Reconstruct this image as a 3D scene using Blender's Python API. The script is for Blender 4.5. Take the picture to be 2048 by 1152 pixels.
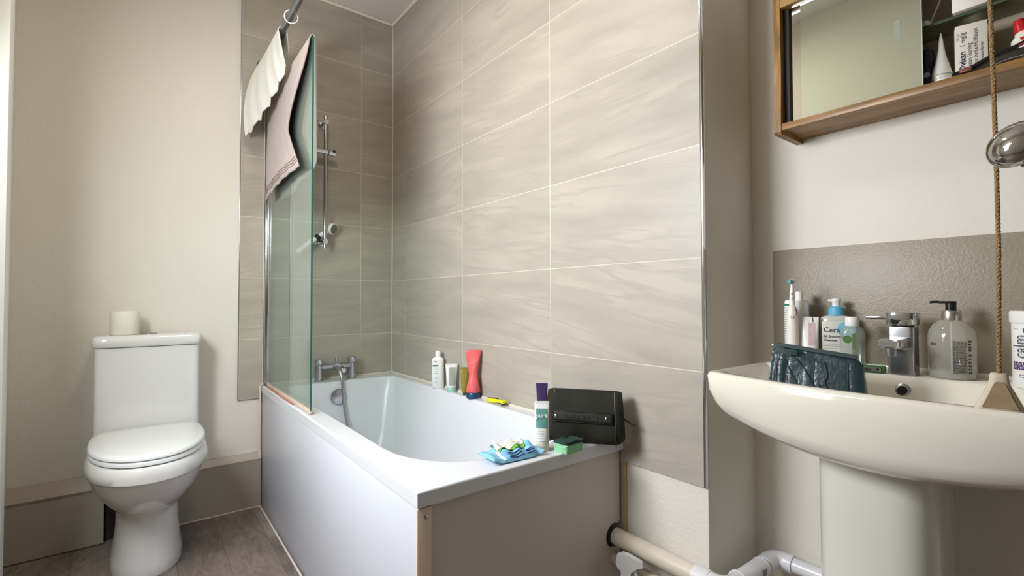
import bpy, bmesh, math, random
from mathutils import Vector, Matrix
random.seed(7)
PI = math.pi
sc = bpy.context.scene
for o in list(bpy.data.objects): bpy.data.objects.remove(o)
COL = sc.collection

# ---------------------------------------------------------------- camera
# world: Z up, floor z=0, bath corner at the origin, room towards -X and -Y
F_PX, YAW, PITCH, ROLL = 968.614, 0.6567, 0.0236, -0.0025
cam_d = bpy.data.cameras.new('camera'); cam = bpy.data.objects.new('camera', cam_d); COL.objects.link(cam)
cam_d.sensor_width = 36.0; cam_d.lens = 36.0 * F_PX / 2048.0; cam_d.clip_start = 0.02
Fv = Vector((math.sin(YAW)*math.cos(PITCH), math.cos(YAW)*math.cos(PITCH), math.sin(PITCH)))
Rv = Vector((math.cos(YAW), -math.sin(YAW), 0)); Uv = Rv.cross(Fv)
R2 = Rv*math.cos(ROLL) + Uv*math.sin(ROLL); U2 = -Rv*math.sin(ROLL) + Uv*math.cos(ROLL)
m3 = Matrix((R2, U2, -Fv)).transposed()
cam.matrix_world = Matrix.Translation((-1.1783, -2.6766, 1.010)) @ m3.to_4x4()
sc.camera = cam

# ---------------------------------------------------------------- world, lights, exposure
w = bpy.data.worlds.new('world'); sc.world = w; w.use_nodes = True
w.node_tree.nodes['Background'].inputs[0].default_value = (0.93, 0.96, 1.0, 1)
w.node_tree.nodes['Background'].inputs[1].default_value = 0.35
sc.view_settings.view_transform = 'Standard'; sc.view_settings.look = 'None'
sc.view_settings.gamma = 1.0; sc.view_settings.use_curve_mapping = False
sc.view_settings.exposure = 0.0

def area(name, loc, direc, sx, sy, power, color):
    l = bpy.data.lights.new(name, 'AREA'); l.shape = 'RECTANGLE'; l.size = sx; l.size_y = sy
    l.energy = power; l.color = color
    o = bpy.data.objects.new(name, l); COL.objects.link(o); o.location = loc
    o.rotation_euler = Vector(direc).to_track_quat('-Z', 'Z').to_euler()
    return o
WY0, WY1, WZ0, WZ1 = -1.72, -1.12, 0.95, 2.05          # window in the left wall
XL = -1.572                                             # left wall face
area('window_daylight', (XL-0.06, (WY0+WY1)/2, (WZ0+WZ1)/2), (1, 0, -0.36), WY1-WY0-0.1, WZ1-WZ0-0.1, 52, (0.93, 0.96, 1.0))
area('ceiling_fill_light', (-0.85, -1.25, 2.57), (0, 0, -1), 0.30, 0.30, 9, (1.0, 0.90, 0.77))  # unseen warm fill added under the ceiling to lift the upper walls

# ---------------------------------------------------------------- materials
MATS = {}
def srgb(c):
    return tuple(((x/255)/12.92 if x/255 <= .04045 else ((x/255+.055)/1.055)**2.4) for x in c)
def mat(name, rgb, rough=.5, metal=0, noise=0, nscale=20, bump=0, bscale=80, coat=0, sheen=0, trans=0, emit=0, spec=.5, sss=0, stretch=None):
    if name in MATS: return MATS[name]
    m = bpy.data.materials.new(name); m.use_nodes = True; nt = m.node_tree; b = nt.nodes['Principled BSDF']
    c = srgb(rgb); b.inputs['Base Color'].default_value = (*c, 1)
    b.inputs['Roughness'].default_value = rough; b.inputs['Metallic'].default_value = metal
    b.inputs['Coat Weight'].default_value = coat; b.inputs['Coat Roughness'].default_value = .05
    b.inputs['Sheen Weight'].default_value = sheen; b.inputs['Transmission Weight'].default_value = trans
    b.inputs['Specular IOR Level'].default_value = spec
    if sss:
        b.inputs['Subsurface Weight'].default_value = sss; b.inputs['Subsurface Radius'].default_value = (.01, .008, .006)
        b.inputs['Subsurface Scale'].default_value = .5
    if emit:
        b.inputs['Emission Color'].default_value = (*c, 1); b.inputs['Emission Strength'].default_value = emit
    tc = nt.nodes.new('ShaderNodeTexCoord'); src = tc.outputs['Object']
    if stretch:
        mp = nt.nodes.new('ShaderNodeMapping'); mp.inputs['Scale'].default_value = stretch
        nt.links.new(src, mp.inputs[0]); src = mp.outputs[0]
    if noise:
        n = nt.nodes.new('ShaderNodeTexNoise'); n.inputs['Scale'].default_value = nscale; n.inputs['Detail'].default_value = 4
        nt.links.new(src, n.inputs['Vector'])
        r = nt.nodes.new('ShaderNodeMapRange'); r.inputs['To Min'].default_value = 1-noise; r.inputs['To Max'].default_value = 1+noise
        nt.links.new(n.outputs[0], r.inputs[0])
        mx = nt.nodes.new('ShaderNodeMix'); mx.data_type = 'RGBA'; mx.blend_type = 'MULTIPLY'; mx.inputs[0].default_value = 1
        mx.inputs[6].default_value = (*c, 1); nt.links.new(r.outputs[0], mx.inputs[7]); nt.links.new(mx.outputs[2], b.inputs['Base Color'])
    if bump:
        n = nt.nodes.new('ShaderNodeTexNoise'); n.inputs['Scale'].default_value = bscale; n.inputs['Detail'].default_value = 3
        nt.links.new(src, n.inputs['Vector'])
        bp = nt.nodes.new('ShaderNodeBump'); bp.inputs['Strength'].default_value = bump; bp.inputs['Distance'].default_value = .004
        nt.links.new(n.outputs[0], bp.inputs['Height']); nt.links.new(bp.outputs[0], b.inputs['Normal'])
    MATS[name] = m
    return m
def glassmat(name, rgb, refl=.04, gloss_rough=.0, opac=0.0, opc=(255, 255, 255)):
    """clear sheet: tinted straight-through light plus a fresnel reflection, optionally some milky diffuse"""
    if name in MATS: return MATS[name]
    m = bpy.data.materials.new(name); m.use_nodes = True; nt = m.node_tree; nt.nodes.clear()
    out = nt.nodes.new('ShaderNodeOutputMaterial'); t = nt.nodes.new('ShaderNodeBsdfTransparent'); t.inputs[0].default_value = (*srgb(rgb), 1)
    g = nt.nodes.new('ShaderNodeBsdfGlossy'); g.inputs['Roughness'].default_value = gloss_rough
    lw = nt.nodes.new('ShaderNodeLayerWeight'); lw.inputs[0].default_value = .5
    pw_ = nt.nodes.new('ShaderNodeMath'); pw_.operation = 'POWER'; pw_.inputs[1].default_value = 5; nt.links.new(lw.outputs['Facing'], pw_.inputs[0])
    ma = nt.nodes.new('ShaderNodeMath'); ma.operation = 'MULTIPLY_ADD'; ma.inputs[1].default_value = .96; ma.inputs[2].default_value = refl; nt.links.new(pw_.outputs[0], ma.inputs[0])
    mx = nt.nodes.new('ShaderNodeMixShader'); nt.links.new(ma.outputs[0], mx.inputs[0])
    base = t.outputs[0]
    if opac:
        d = nt.nodes.new('ShaderNodeBsdfDiffuse'); d.inputs[0].default_value = (*srgb(opc), 1)
        m2 = nt.nodes.new('ShaderNodeMixShader'); m2.inputs[0].default_value = opac
        nt.links.new(t.outputs[0], m2.inputs[1]); nt.links.new(d.outputs[0], m2.inputs[2]); base = m2.outputs[0]
    nt.links.new(base, mx.inputs[1]); nt.links.new(g.outputs[0], mx.inputs[2]); nt.links.new(mx.outputs[0], out.inputs[0])
    MATS[name] = m
    return m
def tilemat(name, axis, off, first, wtile, z0, htile, rgb, seed=0):
    """large stone-look tiles. axis = horizontal coordinate; joints at off-first-k*wtile, rows from z0 by htile"""
    m = bpy.data.materials.new(name); m.use_nodes = True; nt = m.node_tree; b = nt.nodes['Principled BSDF']; L = nt.links.new
    def N(t, **k):
        n = nt.nodes.new(t)
        for a, v in k.items(): setattr(n, a, v)
        return n
    def M(op, a, c=None, d=None):
        n = N('ShaderNodeMath', operation=op)
        for i, v in enumerate((a, c, d)):
            if v is None: continue
            if isinstance(v, (int, float)): n.inputs[i].default_value = v
            else: L(v, n.inputs[i])
        return n.outputs[0]
    g = N('ShaderNodeNewGeometry'); s = N('ShaderNodeSeparateXYZ'); L(g.outputs['Position'], s.inputs[0])
    u = M('MULTIPLY', s.outputs[axis], -1.0); u = M('DIVIDE', M('SUBTRACT', u, first), wtile)
    v = M('DIVIDE', M('SUBTRACT', s.outputs['Z'], z0), htile)
    iu, iv = M('FLOOR', u), M('FLOOR', v); fu, fv = M('FRACT', u), M('FRACT', v)
    du = M('MULTIPLY', M('MINIMUM', fu, M('SUBTRACT', 1.0, fu)), wtile)
    dv = M('MULTIPLY', M('MINIMUM', fv, M('SUBTRACT', 1.0, fv)), htile)
    dist = M('MINIMUM', du, dv)
    gr = N('ShaderNodeMapRange'); gr.inputs[1].default_value = .0008; gr.inputs[2].default_value = .0018
    gr.inputs[3].default_value = 1; gr.inputs[4].default_value = 0; L(dist, gr.inputs[0])
    rnd = N('ShaderNodeTexWhiteNoise', noise_dimensions='2D'); cb = N('ShaderNodeCombineXYZ'); L(M('ADD', iu, seed+.5), cb.inputs[0]); L(M('ADD', iv, .5), cb.inputs[1]); L(cb.outputs[0], rnd.inputs['Vector'])
    rv = rnd.outputs['Value']
    # veins: drifting nearly horizontal bands, each tile its own slant
    sl = M('MULTIPLY', M('SUBTRACT', rv, .30), .38)
    uu = M('MULTIPLY', u, wtile); vv = M('MULTIPLY', v, htile)
    c1 = N('ShaderNodeCombineXYZ'); L(M('MULTIPLY', uu, 1.5), c1.inputs[0])
    L(M('MULTIPLY', M('ADD', vv, M('MULTIPLY', uu, sl)), 15.0), c1.inputs[1]); L(M('MULTIPLY', rv, 40.0), c1.inputs[2])
    n1 = N('ShaderNodeTexNoise'); n1.inputs['Scale'].default_value = 1.0; n1.inputs['Detail'].default_value = 6; n1.inputs['Distortion'].default_value = .35; L(c1.outputs[0], n1.inputs['Vector'])
    vein = M('ABSOLUTE', M('SUBTRACT', n1.outputs[0], .5))
    vr = N('ShaderNodeMapRange'); vr.inputs[1].default_value = 0; vr.inputs[2].default_value = .045; vr.inputs[3].default_value = .86; vr.inputs[4].default_value = 1; L(vein, vr.inputs[0])
    c2 = N('ShaderNodeCombineXYZ'); L(uu, c2.inputs[0]); L(M('MULTIPLY', M('ADD', vv, M('MULTIPLY', uu, sl)), 4.5), c2.inputs[1]); L(M('MULTIPLY', rv, 17.0), c2.inputs[2])
    n2 = N('ShaderNodeTexNoise'); n2.inputs['Scale'].default_value = 3.0; n2.inputs['Detail'].default_value = 5; L(c2.outputs[0], n2.inputs['Vector'])
    cl = N('ShaderNodeMapRange'); cl.inputs[1].default_value = .3; cl.inputs[2].default_value = .7; cl.inputs[3].default_value = .85; cl.inputs[4].default_value = 1.09; L(n2.outputs[0], cl.inputs[0])
    n3 = N('ShaderNodeTexNoise'); n3.inputs['Scale'].default_value = 260.0; n3.inputs['Detail'].default_value = 2; L(g.outputs['Position'], n3.inputs['Vector'])
    sp = N('ShaderNodeMapRange'); sp.inputs[3].default_value = .95; sp.inputs[4].default_value = 1.05; L(n3.outputs[0], sp.inputs[0])
    # vein only where a coarse mask allows
    msk = N('ShaderNodeMapRange'); msk.inputs[1].default_value = .45; msk.inputs[2].default_value = .6; L(n2.outputs[0], msk.inputs[0])
    vm = M('ADD', M('MULTIPLY', vr.outputs[0], msk.outputs[0]), M('SUBTRACT', 1.0, msk.outputs[0]))
    k = M('MULTIPLY', M('MULTIPLY', vm, cl.outputs[0]), M('MULTIPLY', sp.outputs[0], M('ADD', .965, M('MULTIPLY', rv, .07))))
    mx = N('ShaderNodeMix', data_type='RGBA', blend_type='MULTIPLY'); mx.inputs[0].default_value = 1; mx.inputs[6].default_value = (*srgb(rgb), 1); L(k, mx.inputs[7])
    mg = N('ShaderNodeMix', data_type='RGBA'); L(gr.outputs[0], mg.inputs[0]); L(mx.outputs[2], mg.inputs[6]); mg.inputs[7].default_value = (*srgb((212, 205, 192)), 1)
    L(mg.outputs[2], b.inputs['Base Color'])
    b.inputs['Roughness'].default_value = .42
    bm_ = N('ShaderNodeBump'); bm_.inputs['Strength'].default_value = .35; bm_.inputs['Distance'].default_value = .002
    L(M('SUBTRACT', M('ADD', n1.outputs[0], M('MULTIPLY', n3.outputs[0], .15)), gr.outputs[0]), bm_.inputs['Height']); L(bm_.outputs[0], b.inputs['Normal'])
    MATS[name] = m
    return m
def floormat():
    m = bpy.data.materials.new('vinyl_floor'); m.use_nodes = True; nt = m.node_tree; b = nt.nodes['Principled BSDF']; L = nt.links.new
    g = nt.nodes.new('ShaderNodeNewGeometry'); mp = nt.nodes.new('ShaderNodeMapping'); mp.inputs['Rotation'].default_value = (0, 0, PI/2); mp.inputs['Location'].default_value = (.23, -.07, 0)
    L(g.outputs['Position'], mp.inputs[0])
    br = nt.nodes.new('ShaderNodeTexBrick'); br.inputs['Scale'].default_value = 1; br.inputs['Brick Width'].default_value = .62; br.inputs['Row Height'].default_value = .16
    br.inputs['Mortar Size'].default_value = .0012; br.inputs['Bias'].default_value = 0
    br.inputs[1].default_value = (*srgb((112, 101, 95)), 1); br.inputs[2].default_value = (*srgb((136, 124, 116)), 1); br.inputs[3].default_value = (*srgb((92, 82, 77)), 1)
    L(mp.outputs[0], br.inputs[0])
    m2 = nt.nodes.new('ShaderNodeMapping'); m2.inputs['Scale'].default_value = (16, 5, 1); L(g.outputs['Position'], m2.inputs[0])
    n = nt.nodes.new('ShaderNodeTexNoise'); n.inputs['Scale'].default_value = 1.6; n.inputs['Detail'].default_value = 8; n.inputs['Roughness'].default_value = .7; n.inputs['Distortion'].default_value = 1.3; L(m2.outputs[0], n.inputs[0])
    r = nt.nodes.new('ShaderNodeMapRange'); r.inputs[1].default_value = .25; r.inputs[2].default_value = .75; r.inputs[3].default_value = .50; r.inputs[4].default_value = 1.55; L(n.outputs[0], r.inputs[0])
    mx = nt.nodes.new('ShaderNodeMix'); mx.data_type = 'RGBA'; mx.blend_type = 'MULTIPLY'; mx.inputs[0].default_value = 1; L(br.outputs[0], mx.inputs[6]); L(r.outputs[0], mx.inputs[7]); L(mx.outputs[2], b.inputs['Base Color'])
    b.inputs['Roughness'].default_value = .45
    return m
def woodmat(name, c1, c2, axis_scale):
    m = bpy.data.materials.new(name); m.use_nodes = True; nt = m.node_tree; b = nt.nodes['Principled BSDF']; L = nt.links.new
    tc = nt.nodes.new('ShaderNodeTexCoord'); mp = nt.nodes.new('ShaderNodeMapping'); mp.inputs['Scale'].default_value = axis_scale; L(tc.outputs['Object'], mp.inputs[0])
    n = nt.nodes.new('ShaderNodeTexNoise'); n.inputs['Scale'].default_value = 1; n.inputs['Detail'].default_value = 7; n.inputs['Distortion'].default_value = .6; L(mp.outputs[0], n.inputs[0])
    cr = nt.nodes.new('ShaderNodeValToRGB'); cr.color_ramp.elements[0].position = .35; cr.color_ramp.elements[1].position = .68
    cr.color_ramp.elements[0].color = (*srgb(c1), 1); cr.color_ramp.elements[1].color = (*srgb(c2), 1)
    L(n.outputs[0], cr.inputs[0]); L(cr.outputs[0], b.inputs['Base Color']); b.inputs['Roughness'].default_value = .38
    MATS[name] = m
    return m

paint = mat('wall_paint', (226, 221, 210), .62, noise=.012, nscale=3, bump=.25, bscale=90)
ceilp = mat('ceiling_paint', (222, 214, 205), .7, bump=.15, bscale=60)
skirtp = mat('skirting_paint', (172, 163, 149), .42, bump=.15, bscale=70)
trimw = mat('white_gloss_trim', (225, 226, 220), .35)
caulk = mat('caulk', (226, 208, 188), .6, noise=.18, nscale=30)
ceram = mat('ceramic', (224, 224, 221), .10, coat=.6)
ceramb = mat('basin_ceramic', (230, 225, 212), .12, coat=.6)
seatm = mat('seat_plastic', (230, 233, 233), .2)
acry = mat('bath_acrylic', (218, 221, 226), .22, bump=.08, bscale=900)
panelm = mat('bath_panel', (207, 210, 219), .28)
chrome = mat('chrome', (205, 207, 210), .10, metal=1)
chromed = mat('chrome_satin', (180, 182, 186), .24, metal=1)
mirrorm = mat('mirror_silver', (238, 249, 240), .02, metal=1)
whitep = mat('white_plastic', (236, 236, 232), .32)
whitet = mat('white_tube', (232, 232, 228), .35)
black = mat('black_plastic', (14, 14, 16), .35)
ink = mat('ink_dark', (44, 46, 52), .6)
inkg = mat('ink_grey', (120, 118, 122), .6)
inkp = mat('ink_mauve', (176, 130, 150), .6)
inkw = mat('ink_white', (238, 240, 236), .6)
greenb = mat('green_print', (24, 134, 104), .5)
wood = woodmat('teak', (114, 80, 34), (166, 123, 62), (70, 6, 60))
woodv = woodmat('teak_upright', (120, 84, 36), (174, 130, 68), (60, 60, 6))
glass = glassmat('screen_glass', (238, 247, 243), opac=.07, opc=(206, 222, 212))
glassedge = mat('glass_edge', (30, 92, 82), .1, spec=.6)
shelfglass = glassmat('shelf_glass', (224, 230, 218))

# ---------------------------------------------------------------- mesh helpers
class MB:
    def __init__(s): s.bm = bmesh.new()
    def box(s, c, size, bev=0, rot=None, seg=2):
        r = bmesh.ops.create_cube(s.bm, size=1); vs = r['verts']
        for v in vs: v.co = Vector((v.co.x*size[0], v.co.y*size[1], v.co.z*size[2]))
        if bev:
            es = list({e for v in vs for e in v.link_edges}); n0 = set(s.bm.verts) - set(vs)
            bmesh.ops.bevel(s.bm, geom=es, offset=bev, segments=seg, affect='EDGES', profile=.5)
            vs = [v for v in s.bm.verts if v not in n0]
        M = Matrix.Translation(c) @ (rot.to_4x4() if rot else Matrix())
        for v in vs: v.co = M @ v.co
        return s
    def rng(s, x0, x1, y0, y1, z0, z1, bev=0):
        return s.box(((x0+x1)/2, (y0+y1)/2, (z0+z1)/2), (abs(x1-x0), abs(y1-y0), abs(z1-z0)), bev)
    def loft(s, rings, cap0=True, cap1=True, closed=True):
        R = [[s.bm.verts.new(p) for p in r] for r in rings]; n = len(R[0])
        for a, b in zip(R, R[1:]):
            for i in range(n if closed else n-1):
                j = (i+1) % n
                try: s.bm.faces.new((a[i], a[j], b[j], b[i]))
                except ValueError: pass
        if cap0 and closed: s.bm.faces.new(R[0][::-1])
        if cap1 and closed: s.bm.faces.new(R[-1])
        return s
    def lathe(s, prof, o=(0, 0, 0), axis=(0, 0, 1), n=32, cap=True):
        q = Vector((0, 0, 1)).rotation_difference(Vector(axis)).to_matrix(); o = Vector(o)
        rings = [[o + q @ Vector((max(r, 1e-5)*math.cos(2*PI*i/n), max(r, 1e-5)*math.sin(2*PI*i/n), z)) for i in range(n)] for r, z in prof]
        return s.loft(rings, cap, cap)
    def cyl(s, p0, p1, r, n=24, r1=None, bev=0):
        p0, p1 = Vector(p0), Vector(p1); L = (p1-p0).length; r1 = r if r1 is None else r1
        pr = [(r, 0), (r1, L)] if not bev else [(r-bev, 0), (r, bev), (r1, L-bev), (r1-bev, L)]
        return s.lathe(pr, p0, (p1-p0).normalized(), n)
    def tube(s, pts, r, n=10, cyc=False, smooth=0):
        pts = [Vector(p) for p in pts]
        if smooth: pts = catmull(pts, smooth, cyc)
        rings = []; prev = None
        for i, p in enumerate(pts):
            a = pts[i-1] if (i > 0 or cyc) else p; b = pts[(i+1) % len(pts)] if (i < len(pts)-1 or cyc) else p
            t = (b-a).normalized()
            if prev is None:
                u = t.orthogonal().normalized()
            else:
                u = (prev - t*prev.dot(t)).normalized()
            prev = u; v = t.cross(u); rr = r[i*len(r)//len(pts)] if isinstance(r, (list, tuple)) else r
            rings.append([p + (u*math.cos(2*PI*k/n)+v*math.sin(2*PI*k/n))*rr for k in range(n)])
        if cyc: rings.append(rings[0][:]); return s.loft(rings, False, False)
        return s.loft(rings)
    def grid(s, P, nu, nv):
        V = [[s.bm.verts.new(P(i/nu, j/nv)) for j in range(nv+1)] for i in range(nu+1)]
        for i in range(nu):
            for j in range(nv): s.bm.faces.new((V[i][j], V[i+1][j], V[i+1][j+1], V[i][j+1]))
        return s
    def ball(s, c, rx, ry=None, rz=None, rot=None, n=20):
        r = bmesh.ops.create_uvsphere(s.bm, u_segments=n, v_segments=max(8, n*2//3), radius=1)
        ry = ry or rx; rz = rz or rx; M = Matrix.Translation(c) @ (rot.to_4x4() if rot else Matrix())
        for v in r['verts']: v.co = M @ Vector((v.co.x*rx, v.co.y*ry, v.co.z*rz))
        return s
    def build(s, name, m, parent=None, sharp=38, flat=False, solid=0, sub=0, normals=True):
        bm = s.bm; bmesh.ops.remove_doubles(bm, verts=bm.verts, dist=1e-6)
        if normals: bmesh.ops.recalc_face_normals(bm, faces=bm.faces)
        for f in bm.faces: f.smooth = not flat
        for e in bm.edges:
            e.smooth = not (len(e.link_faces) == 2 and e.calc_face_angle(0) > math.radians(sharp))
        me = bpy.data.meshes.new(name); bm.to_mesh(me); bm.free(); me.materials.append(m)
        o = bpy.data.objects.new(name, me); COL.objects.link(o)
        if parent: o.parent = parent
        if solid:
            k = o.modifiers.new('solid', 'SOLIDIFY'); k.thickness = solid; k.offset = 0
        if sub:
            k = o.modifiers.new('sub', 'SUBSURF'); k.levels = sub; k.render_levels = sub
        return o
def catmull(P, k, cyc=False):
    out = []; n = len(P)
    for i in range(n if cyc else n-1):
        p0 = P[i-1] if (i > 0 or cyc) else P[0]; p1 = P[i]; p2 = P[(i+1) % n]; p3 = P[(i+2) % n] if (cyc or i+2 < n) else P[-1]
        for j in range(k):
            t = j/k
            out.append(.5*((2*p1)+(-p0+p2)*t+(2*p0-5*p1+4*p2-p3)*t*t+(-p0+3*p1-3*p2+p3)*t**3))
    if not cyc: out.append(P[-1])
    return out
def sell(cx, cy, z, rx, ry, e=2.0, n=40, ph=0):
    out = []
    for i in range(n):
        a = 2*PI*i/n + ph; c, q = math.cos(a), math.sin(a)
        out.append(Vector((cx + rx*math.copysign(abs(c)**(2/e), c), cy + ry*math.copysign(abs(q)**(2/e), q), z)))
    return out
def thing(name, label, cat, loc=(0, 0, 0), rz=0, group=None, rot=None):
    o = bpy.data.objects.new(name, None); COL.objects.link(o); o.location = loc; o.rotation_euler = rot or (0, 0, rz)
    o.empty_display_size = .02
    o['label'] = label; o['category'] = cat
    if group: o['group'] = group
    return o
def tag(o, label, cat, group=None):
    o['label'] = label; o['category'] = cat
    if group: o['group'] = group
    return o
def struct(o): o['kind'] = 'structure'; return o
def text(s, size, loc, m, parent, name='lettering', rot=(PI/2, 0, 0), align='CENTER', sx=1.0, bold=0, name_label=None, depth=.0002):
    cu = bpy.data.curves.new(name, 'FONT'); cu.body = s; cu.size = size; cu.align_x = align; cu.extrude = depth; cu.offset = bold; cu.resolution_u = 2
    t = bpy.data.objects.new(name, cu); COL.objects.link(t); bpy.context.view_layer.update()
    me = bpy.data.meshes.new_from_object(t.evaluated_get(bpy.context.evaluated_depsgraph_get()))
    bpy.data.objects.remove(t); me.materials.clear(); me.materials.append(m); me.name = name
    o = bpy.data.objects.new(name, me); COL.objects.link(o); o.parent = parent
    o.location = loc; o.rotation_euler = rot; o.scale = (sx, 1, 1)
    return o
def lines(parent, m, x0, x1, ys, y, h=.0012, rag=.35, name='printed_text', curve=None):
    """rows of tiny print on a face looking to local -Y; curve=radius wraps them round"""
    b = MB()
    for z in ys:
        x = x0; end = x1 - random.random()*rag*(x1-x0)
        while x < end:
            wd = min(random.uniform(.0022, .006), end-x)
            if curve:
                a0 = x/curve; a1 = (x+wd)/curve
                p = [Vector((curve*math.sin(a), -curve*math.cos(a)*1.0, zz)) for a, zz in ((a0, z), (a1, z), (a1, z+h), (a0, z+h))]
                b.bm.faces.new([b.bm.verts.new(q) for q in p])
            else:
                b.rng(x, x+wd, y-.0002, y+.0002, z, z+h)
            x += wd + .0012
    return b.build(name, m, parent, flat=True)
def label_patch(parent, m, r, a0, a1, z0, z1, name='printed_band', ry=None, n=10):
    """band of colour wrapped on a round body (angles from local -Y)"""
    ry = ry or r; b = MB()
    b.grid(lambda u, v: Vector((r*math.sin(a0+(a1-a0)*u), -ry*math.cos(a0+(a1-a0)*u), z0+(z1-z0)*v)), n, 1)
    return b.build(name, m, parent)

# ---------------------------------------------------------------- room shell
H = 2.643; XR = 0.27; YR = -1.975; YF = -3.9
tile_long = tilemat('stone_tile_long_wall', 'Y', 0, .1757, .6, .818, .302, (177, 170, 158), 3)
tile_back = tilemat('stone_tile_back_wall', 'X', 0, .19, .6, .818, .302, (174, 167, 153), 11)
struct(MB().rng(XL-.3, XR+.3, YF-.3, .3, -.1, 0).build('floor', floormat(), flat=True))
struct(MB().rng(XL-.3, XR+.3, YF-.3, .3, H, H+.1).build('ceiling', ceilp, flat=True))
b = MB().rng(XL-.3, .31, .01, .2, 0, H); struct(b.build('wall_back', paint, flat=True))
b = MB().rng(.01, .29, YR, .01, 0, H); struct(b.build('wall_right', paint, flat=True))          # boxed-out bath wall with its return
b = MB().rng(XR, XR+.2, YF-.2, YR, 0, H); struct(b.build('wall_basin', paint, flat=True))
b = MB()                                                                                        # left wall with the window opening
b.rng(XL-.2, XL, WY1, .01, 0, H).rng(XL-.2, XL, YF-.2, WY0, 0, H).rng(XL-.2, XL, WY0, WY1, 0, WZ0).rng(XL-.2, XL, WY0, WY1, WZ1, H)
struct(b.build('wall_left', paint, flat=True))
b = MB().rng(XL-.2, -1.35, YF-.2, YF, 0, H).rng(-.45, XR+.2, YF-.2, YF, 0, H).rng(-1.35, -.45, YF-.2, YF, 2.25, H)
struct(b.build('wall_front', mat('rear_wall_dimmed', (150, 146, 138), .7), flat=True))  # unseen wall, coloured darker to reduce bounce light from behind the camera
b = MB().rng(-1.35, -.45, YF-.12, YF-.08, 0, 2.25); struct(b.build('added_door', mat('added_dark_door', (120, 112, 104), .5), flat=True))  # unseen dark door added to fill the doorway and cut light from behind
# window
wf = MB(); t = .05
wf.rng(XL-.16, XL-.10, WY0, WY0+t, WZ0, WZ1).rng(XL-.16, XL-.10, WY1-t, WY1, WZ0, WZ1).rng(XL-.16, XL-.10, WY0+t, WY1-t, WZ0, WZ0+t).rng(XL-.16, XL-.10, WY0+t, WY1-t, WZ1-t, WZ1)
wo = struct(wf.build('window_1', trimw, flat=True))
MB().rng(XL-.14, XL-.13, WY0+t, WY1-t, WZ0+t, WZ1-t).build('window_pane', mat('frosted_daylight_pane', (240, 246, 255), .5, emit=4.0), wo)
# doorway casing standing proud of the left wall
b = MB().rng(XL, -1.478, -.72, -.66, 0, H-.001, .004); struct(b.build('trim_1', trimw))
# skirting boards on the back wall
def skirting(name, x0, x1, prof):
    b = MB(); b.loft([[Vector((x, -y, z)) for y, z in prof] for x in (x0, x1)])
    return struct(b.build(name, skirtp, sharp=20))
skirting('baseboard_back', XL, -1.282, [(-.01, 0.004), (-.01, .283), (.002, .283), (.036, .232), (.030, .218), (.030, .004)])
skirting('baseboard_toilet', -1.075, -.692, [(-.01, 0), (-.01, .262), (.004, .262), (.026, .234), (.021, .220), (.021, 0)])
b = MB(); b.rng(-1.281, -1.076, .002, .0099, 0, .20); struct(b.build('gap_shade_panel', mat('gap_shade_colour', (52, 44, 40), .9, noise=.3, nscale=30), flat=True))  # dark panel standing in for the shade in the skirting gap behind the toilet
b = MB(); b.rng(-1.075, -.692, -.029, -.022, 0, .006, .002); struct(b.build('trim_2', caulk))
# tiles (slab on each wall) with chrome edge trims
b = MB().rng(0, .011, -1.969, .0, .516, H-.004); struct(b.build('trim_3', tile_long, flat=True))
b = MB().rng(-.79, .0, 0, .011, .524, H-.004); struct(b.build('trim_4', tile_back, flat=True))
b = MB().rng(-.0015, .012, -1.9765, -1.9695, .516, H-.004, .001); struct(b.build('trim_5', chrome))
b = MB().rng(-.7945, -.790, -.002, .012, .524, H-.004, .001); struct(b.build('trim_6', chromed))
b = MB()                                                                                        # sealant beads
b.tube([(-.003, -.003, .59), (-.003, -.003, H-.01)], .0032, 8).tube([(-.003, -.004, .591), (-.003, -1.70, .591)], .0045, 8).tube([(-.003, -.004, .591), (-.69, -.004, .591)], .0045, 8)
struct(b.build('trim_7', mat('white_sealant', (226, 216, 200), .5)))
b = MB().tube([(-.006, -.003, H-.008), (-.006, -1.97, H-.008)], .008, 8).tube([(-.003, -.006, H-.008), (-.79, -.006, H-.008)], .008, 8)
struct(b.build('trim_8', mat('ceiling_sealant', (232, 222, 206), .5)))
b = MB().tube([(-.6955, -.006+.01*math.sin(z*9)*0, z) for z in (0, .05, .1, .16, .22, .28, .36, .45, .53, .585)], [.004, .007, .004, .006, .009, .005, .004, .005, .004, .007], 8, smooth=4)
struct(b.build('trim_9', caulk))
b = MB().tube([(.006, -1.7045, .22), (.006, -1.7045, .56)], .004, 8); struct(b.build('trim_10', mat('aged_sealant', (196, 170, 118), .6, noise=.2, nscale=40)))
b = MB().rng(-.7, -.6935, -1.69, -.03, 0, .008, .002); struct(b.build('trim_11', mat('edge_sealant', (224, 220, 214), .5, noise=.2, nscale=25)))

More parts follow.
